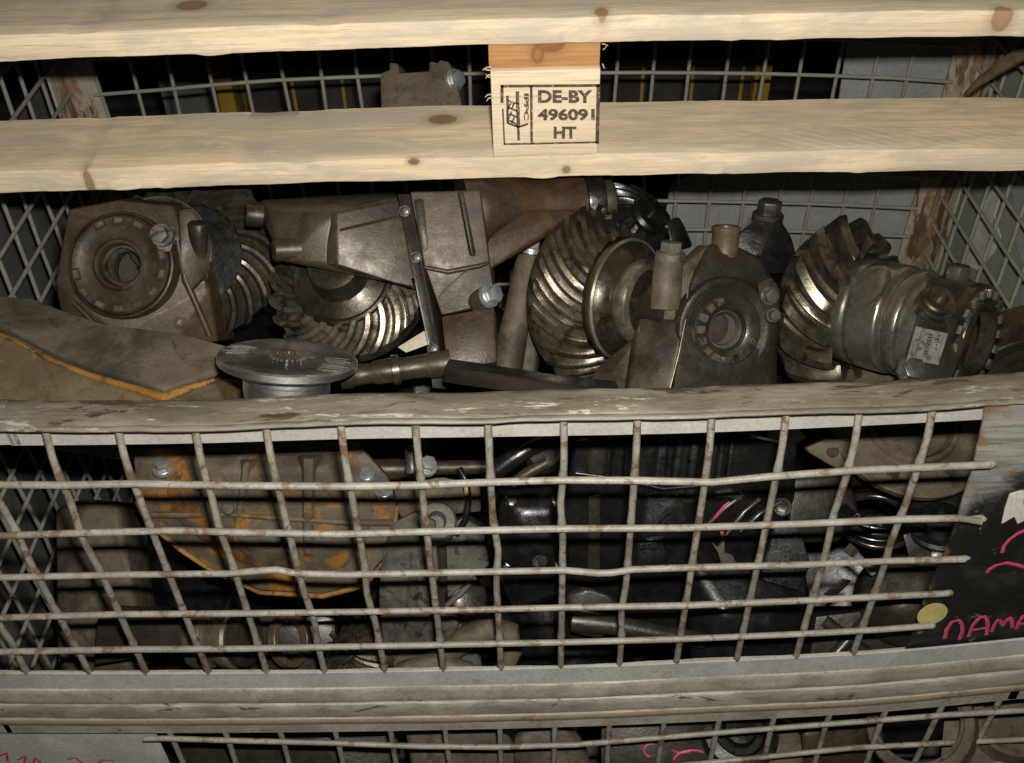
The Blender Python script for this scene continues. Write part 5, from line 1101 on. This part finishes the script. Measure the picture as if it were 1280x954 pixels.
single('brass_ring', lambda bm: ringwall(bm, V(362 - CX, CY - 800, 0), V(.85, .25, .45), 34, 26, -6, 6, 44), M['copper'], 'yellowish brass ring beside the roller bearing under the rusty cover', 'ring', 0.97)
single('wedge_casting', lambda bm: bm_hull(bm, [V(x - CX, CY - y, z) for x, y, z in [(300, 770, 0), (420, 770, 0), (420, 850, 0), (280, 850, 0), (310, 770, -60), (420, 850, -60)]], 6), M['cast_dark'], 'dark wedge casting behind the brass ring', 'casting', 1.0, rough=1.2)

# ================================================================= SEEN THROUGH THE LOWER FLAP
def low(name, label, cat, pts, mat_, d=1.03, bev=8, rg=1.4):
    return single(name, lambda bm: bm_hull(bm, [V(x - CX, CY - y, z) for x, y, z in pts], bev, 3), M[mat_], label, cat, d, rough=rg, rscale=0.05)
low('cast_housing', 'pale grey casting behind the lower mesh left of its middle', 'casting', [(505, 915, 0), (560, 905, 8), (640, 912, 8), (660, 990, 0), (520, 1000, 0), (510, 910, -70), (650, 990, -70)], 'cast_tan')
low('olive_casting', 'rounded olive grey casting behind the middle of lower mesh', 'casting', [(640, 918, 10), (680, 900, 16), (730, 908, 10), (745, 990, 0), (640, 1000, 0), (650, 915, -70), (740, 990, -70)], 'cast_tan', 1.02, 14)
low('dark_casting', 'black casting behind lower mesh below the left end of sill', 'casting', [(215, 915, 0), (380, 912, 0), (500, 918, -10), (500, 1010, 0), (215, 1010, 0), (220, 915, -70), (490, 1000, -70)], 'cast_dark', 1.06)
t = Thing('marked_casting', 'dark casting with pink scribble behind the lower mesh', 'casting', 1.0)
f = t.f
mb = t.part('casting', lambda bm: bm_hull(bm, [f.v(*p) for p in [(750, 908, 0), (880, 898, 0), (900, 1000, 6), (750, 1010, 6), (760, 905, -70), (890, 1000, -70)]], 6), M['cast_dark'], None, 38, 1.2)
def arc(cx, cy, rx, ry, a0, a1, n=10): return [(cx + rx * math.cos(a0 + (a1 - a0) * k / n), cy + ry * math.sin(a0 + (a1 - a0) * k / n), 3) for k in range(n + 1)]
for P in (arc(814, 938, 9, 8, -1.2, -4.6), arc(862, 930, 26, 12, -2.6, -0.6), arc(866, 952, 24, 14, -3.0, -1.0), arc(852, 936, 12, 5, 2.8, 0.3)):
    t.part('pink_stroke', lambda bm: bm_tube(bm, [f.v(x, y, z + 1) for x, y, z in P], 1.5, 6), M['pink'], mb, 50)
t = Thing('oil_pump', 'black pump with ribbed round face behind lower mesh right of middle', 'pump', 1.0)
f = t.f
t.part('face', lambda bm: bm_lathe(bm, f.v(925, 912, 0), V(0, .55, .83), [(50, -50), (50, -6), (46, 0), (34, 2), (30, -4), (22, -4), (18, 4), (0, 6)], 40), M['cast_black'], None, 35)
t.part('body', lambda bm: bm_hull(bm, [f.v(*p) for p in [(890, 930, -10), (1000, 905, -10), (1010, 1000, -10), (890, 1000, -10), (900, 930, -60), (1000, 990, -60)]], 6), M['cast_tan'], None, 38, 1.0)
t = Thing('bearing_shell', 'big worn bearing ring with bright inner lip behind lower mesh at right', 'ring', 0.99)
f = t.f; BN = V(-.55, .55, .63).normalized()
t.part('ring', lambda bm: ringwall(bm, f.v(1150, 905, 0), BN, 66, 52, -16, 6, 56, 2), M['cast_tan'], None, 35)
t.part('lip', lambda bm: ringwall(bm, f.v(1150, 905, 0), BN, 55, 50, 4, 10, 56, 1), M['steel'], None, 35)
t = Thing('half_shell', 'olive casting with half-round recess at the lower right corner', 'casting', 1.0)
f = t.f
t.part('body', lambda bm: bm_hull(bm, [f.v(*p) for p in [(1180, 890, 0), (1330, 870, 0), (1330, 1000, 10), (1170, 1000, 10), (1190, 890, -80), (1330, 990, -80)]], 8), M['cast_tan'], None, 38, 1.4)
t.part('boss', lambda bm: bm_lathe(bm, f.v(1262, 898, 4), V(0, .6, .8), [(50, -20), (48, 2), (44, 5), (34, 5), (32, -6), (0, -8)], 44), M['cast_tan'], None, 35, 0.6)
low('steel_lump', 'brown casting between pump and bearing ring behind lower mesh', 'casting', [(1000, 910, 10), (1080, 895, 10), (1100, 990, 0), (1000, 1000, 0), (1010, 905, -70), (1090, 990, -70)], 'cast_brown', 1.03)
# deep fill: dark castings lower in the heap that close the gaps between the parts
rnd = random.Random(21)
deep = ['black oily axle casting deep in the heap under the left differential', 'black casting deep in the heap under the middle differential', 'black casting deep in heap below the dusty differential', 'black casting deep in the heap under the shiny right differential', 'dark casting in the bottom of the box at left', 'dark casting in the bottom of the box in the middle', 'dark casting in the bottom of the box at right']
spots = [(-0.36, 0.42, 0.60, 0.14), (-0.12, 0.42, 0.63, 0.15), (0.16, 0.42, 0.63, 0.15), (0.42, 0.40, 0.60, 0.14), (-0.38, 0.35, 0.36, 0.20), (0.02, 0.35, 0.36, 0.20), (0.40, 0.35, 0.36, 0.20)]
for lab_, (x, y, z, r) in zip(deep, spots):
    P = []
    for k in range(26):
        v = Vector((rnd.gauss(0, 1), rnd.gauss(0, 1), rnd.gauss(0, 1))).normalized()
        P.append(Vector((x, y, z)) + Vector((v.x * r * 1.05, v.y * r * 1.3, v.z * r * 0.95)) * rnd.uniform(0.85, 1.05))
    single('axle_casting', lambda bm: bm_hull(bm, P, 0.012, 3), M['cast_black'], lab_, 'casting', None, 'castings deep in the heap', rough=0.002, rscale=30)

# ================================================================= AROUND THE BOX
# grey sheets standing behind the back wall, on the right
single('grey_sheet', lambda bm: bm_prism(bm, [atY(x, y, 0.875) for x, y in [(1058, 60), (1048, 130), (838, 232), (806, 420), (1300, 420), (1300, -40), (1075, -20)]], V(0, 0.004, 0)), M['sheet'], 'large pale grey sheet standing behind the back mesh at right', 'sheet', smooth=0)
single('green_sheet', lambda bm: bm_prism(bm, [V(0.690, y, z) for y, z in [(0.30, 0.25), (0.95, 0.25), (0.95, 1.05), (0.30, 1.05)]], V(0.004, 0, 0)), M['green_sheet'], 'greenish grey board standing outside the right side mesh', 'board', smooth=0)
def b_film(px):
    def g(bm):
        P = [atX(x, y, 0.684) for x, y in px]; t = bmesh.new()
        bm_prism(t, P, V(0.0012, 0, 0)); bmesh.ops.triangulate(t, faces=t.faces[:]); bmesh.ops.subdivide_edges(t, edges=t.edges[:], cuts=2, use_grid_fill=True)
        for v in t.verts: v.co.x += 0.003 * noise.noise(v.co * 22)
        merge(bm, t)
    return g
single('plastic_film', b_film([(1243, 228), (1232, 252), (1214, 300), (1206, 330), (1222, 338), (1240, 318), (1250, 296), (1243, 270), (1250, 242)]), M['white_film'], 'torn strip of white plastic film outside the right side mesh, nearer the corner post', 'film')
single('plastic_film', b_film([(1252, 216), (1268, 214), (1300, 250), (1300, 420), (1272, 380), (1278, 330), (1266, 290), (1270, 250)]), M['sheet'], 'dull grey film strip outside the right side mesh at the photo edge', 'film')
# splintered lath at upper right
single('wooden_lath', lambda bm: bm_tube(bm, [atY(1206, 120, 0.62), atY(1222, 104, 0.61), atY(1250, 84, 0.60), atY(1300, 52, 0.585)], [0.003, 0.005, 0.007, 0.010], 10), wood('old_lath_wood', (0.14, 0.10, 0.055), (0.08, 0.056, 0.032), None, [], dirt=False), 'old brown splintered wooden lath at the upper right under the pallet', 'lath', rough=0.0015, rscale=60)
# grey board left, outside the left side mesh
single('dark_board', lambda bm: bm_prism(bm, [V(-0.66, y, z) for y, z in [(0.35, 0.25), (1.1, 0.25), (1.1, 0.80), (0.35, 0.80)]], V(-0.004, 0, 0)), M['dark_sheet'], 'grey board standing outside the left side mesh', 'board', smooth=0)
# yellow stillage behind, on the left
t = Thing('yellow_stillage', 'yellow painted steel stillage standing in the dark behind the mesh box', 'stillage')
SYB = 1.18
for px_ in (280, 952):
    p = atY(px_, 112, SYB)
    t.part('post', lambda bm: bm_box(bm, (p.x - 0.014, SYB, 0.0), (p.x + 0.014, SYB + 0.03, 0.98), 0.002), M['yellow'], None, 30)
zr = atY(640, 97, SYB).z
xa, xb = atY(262, 112, SYB).x, atY(966, 112, SYB).x
for dz in (0.0, -0.3):
    t.part('rail', lambda bm: bm_box(bm, (xa, SYB + 0.032, zr + dz - 0.003), (xb, SYB + 0.044, zr + dz + 0.003), 0.001), M['yellow'], None, 30)
for k in range(11):
    x = xa + (xb - xa) * (k + 0.5) / 11
    t.part('bar', lambda bm: bm_box(bm, (x - 0.003, SYB + 0.046, 0.1), (x + 0.003, SYB + 0.052, zr), 0.0008), M['yellow'], None, 30)
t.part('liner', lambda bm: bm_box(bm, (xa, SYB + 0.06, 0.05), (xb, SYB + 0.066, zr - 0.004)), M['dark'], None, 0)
single('steel_locker', lambda bm: bm_box(bm, (atY(196, 100, 1.3).x, 1.3, 0.0), (atY(256, 100, 1.3).x, 1.6, 1.05), 0.004), M['dark_sheet'], 'narrow grey steel locker in the dark behind left corner post', 'locker')
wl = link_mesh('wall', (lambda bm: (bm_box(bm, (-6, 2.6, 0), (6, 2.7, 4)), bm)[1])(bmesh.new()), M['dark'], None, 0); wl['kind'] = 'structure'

finish_things()
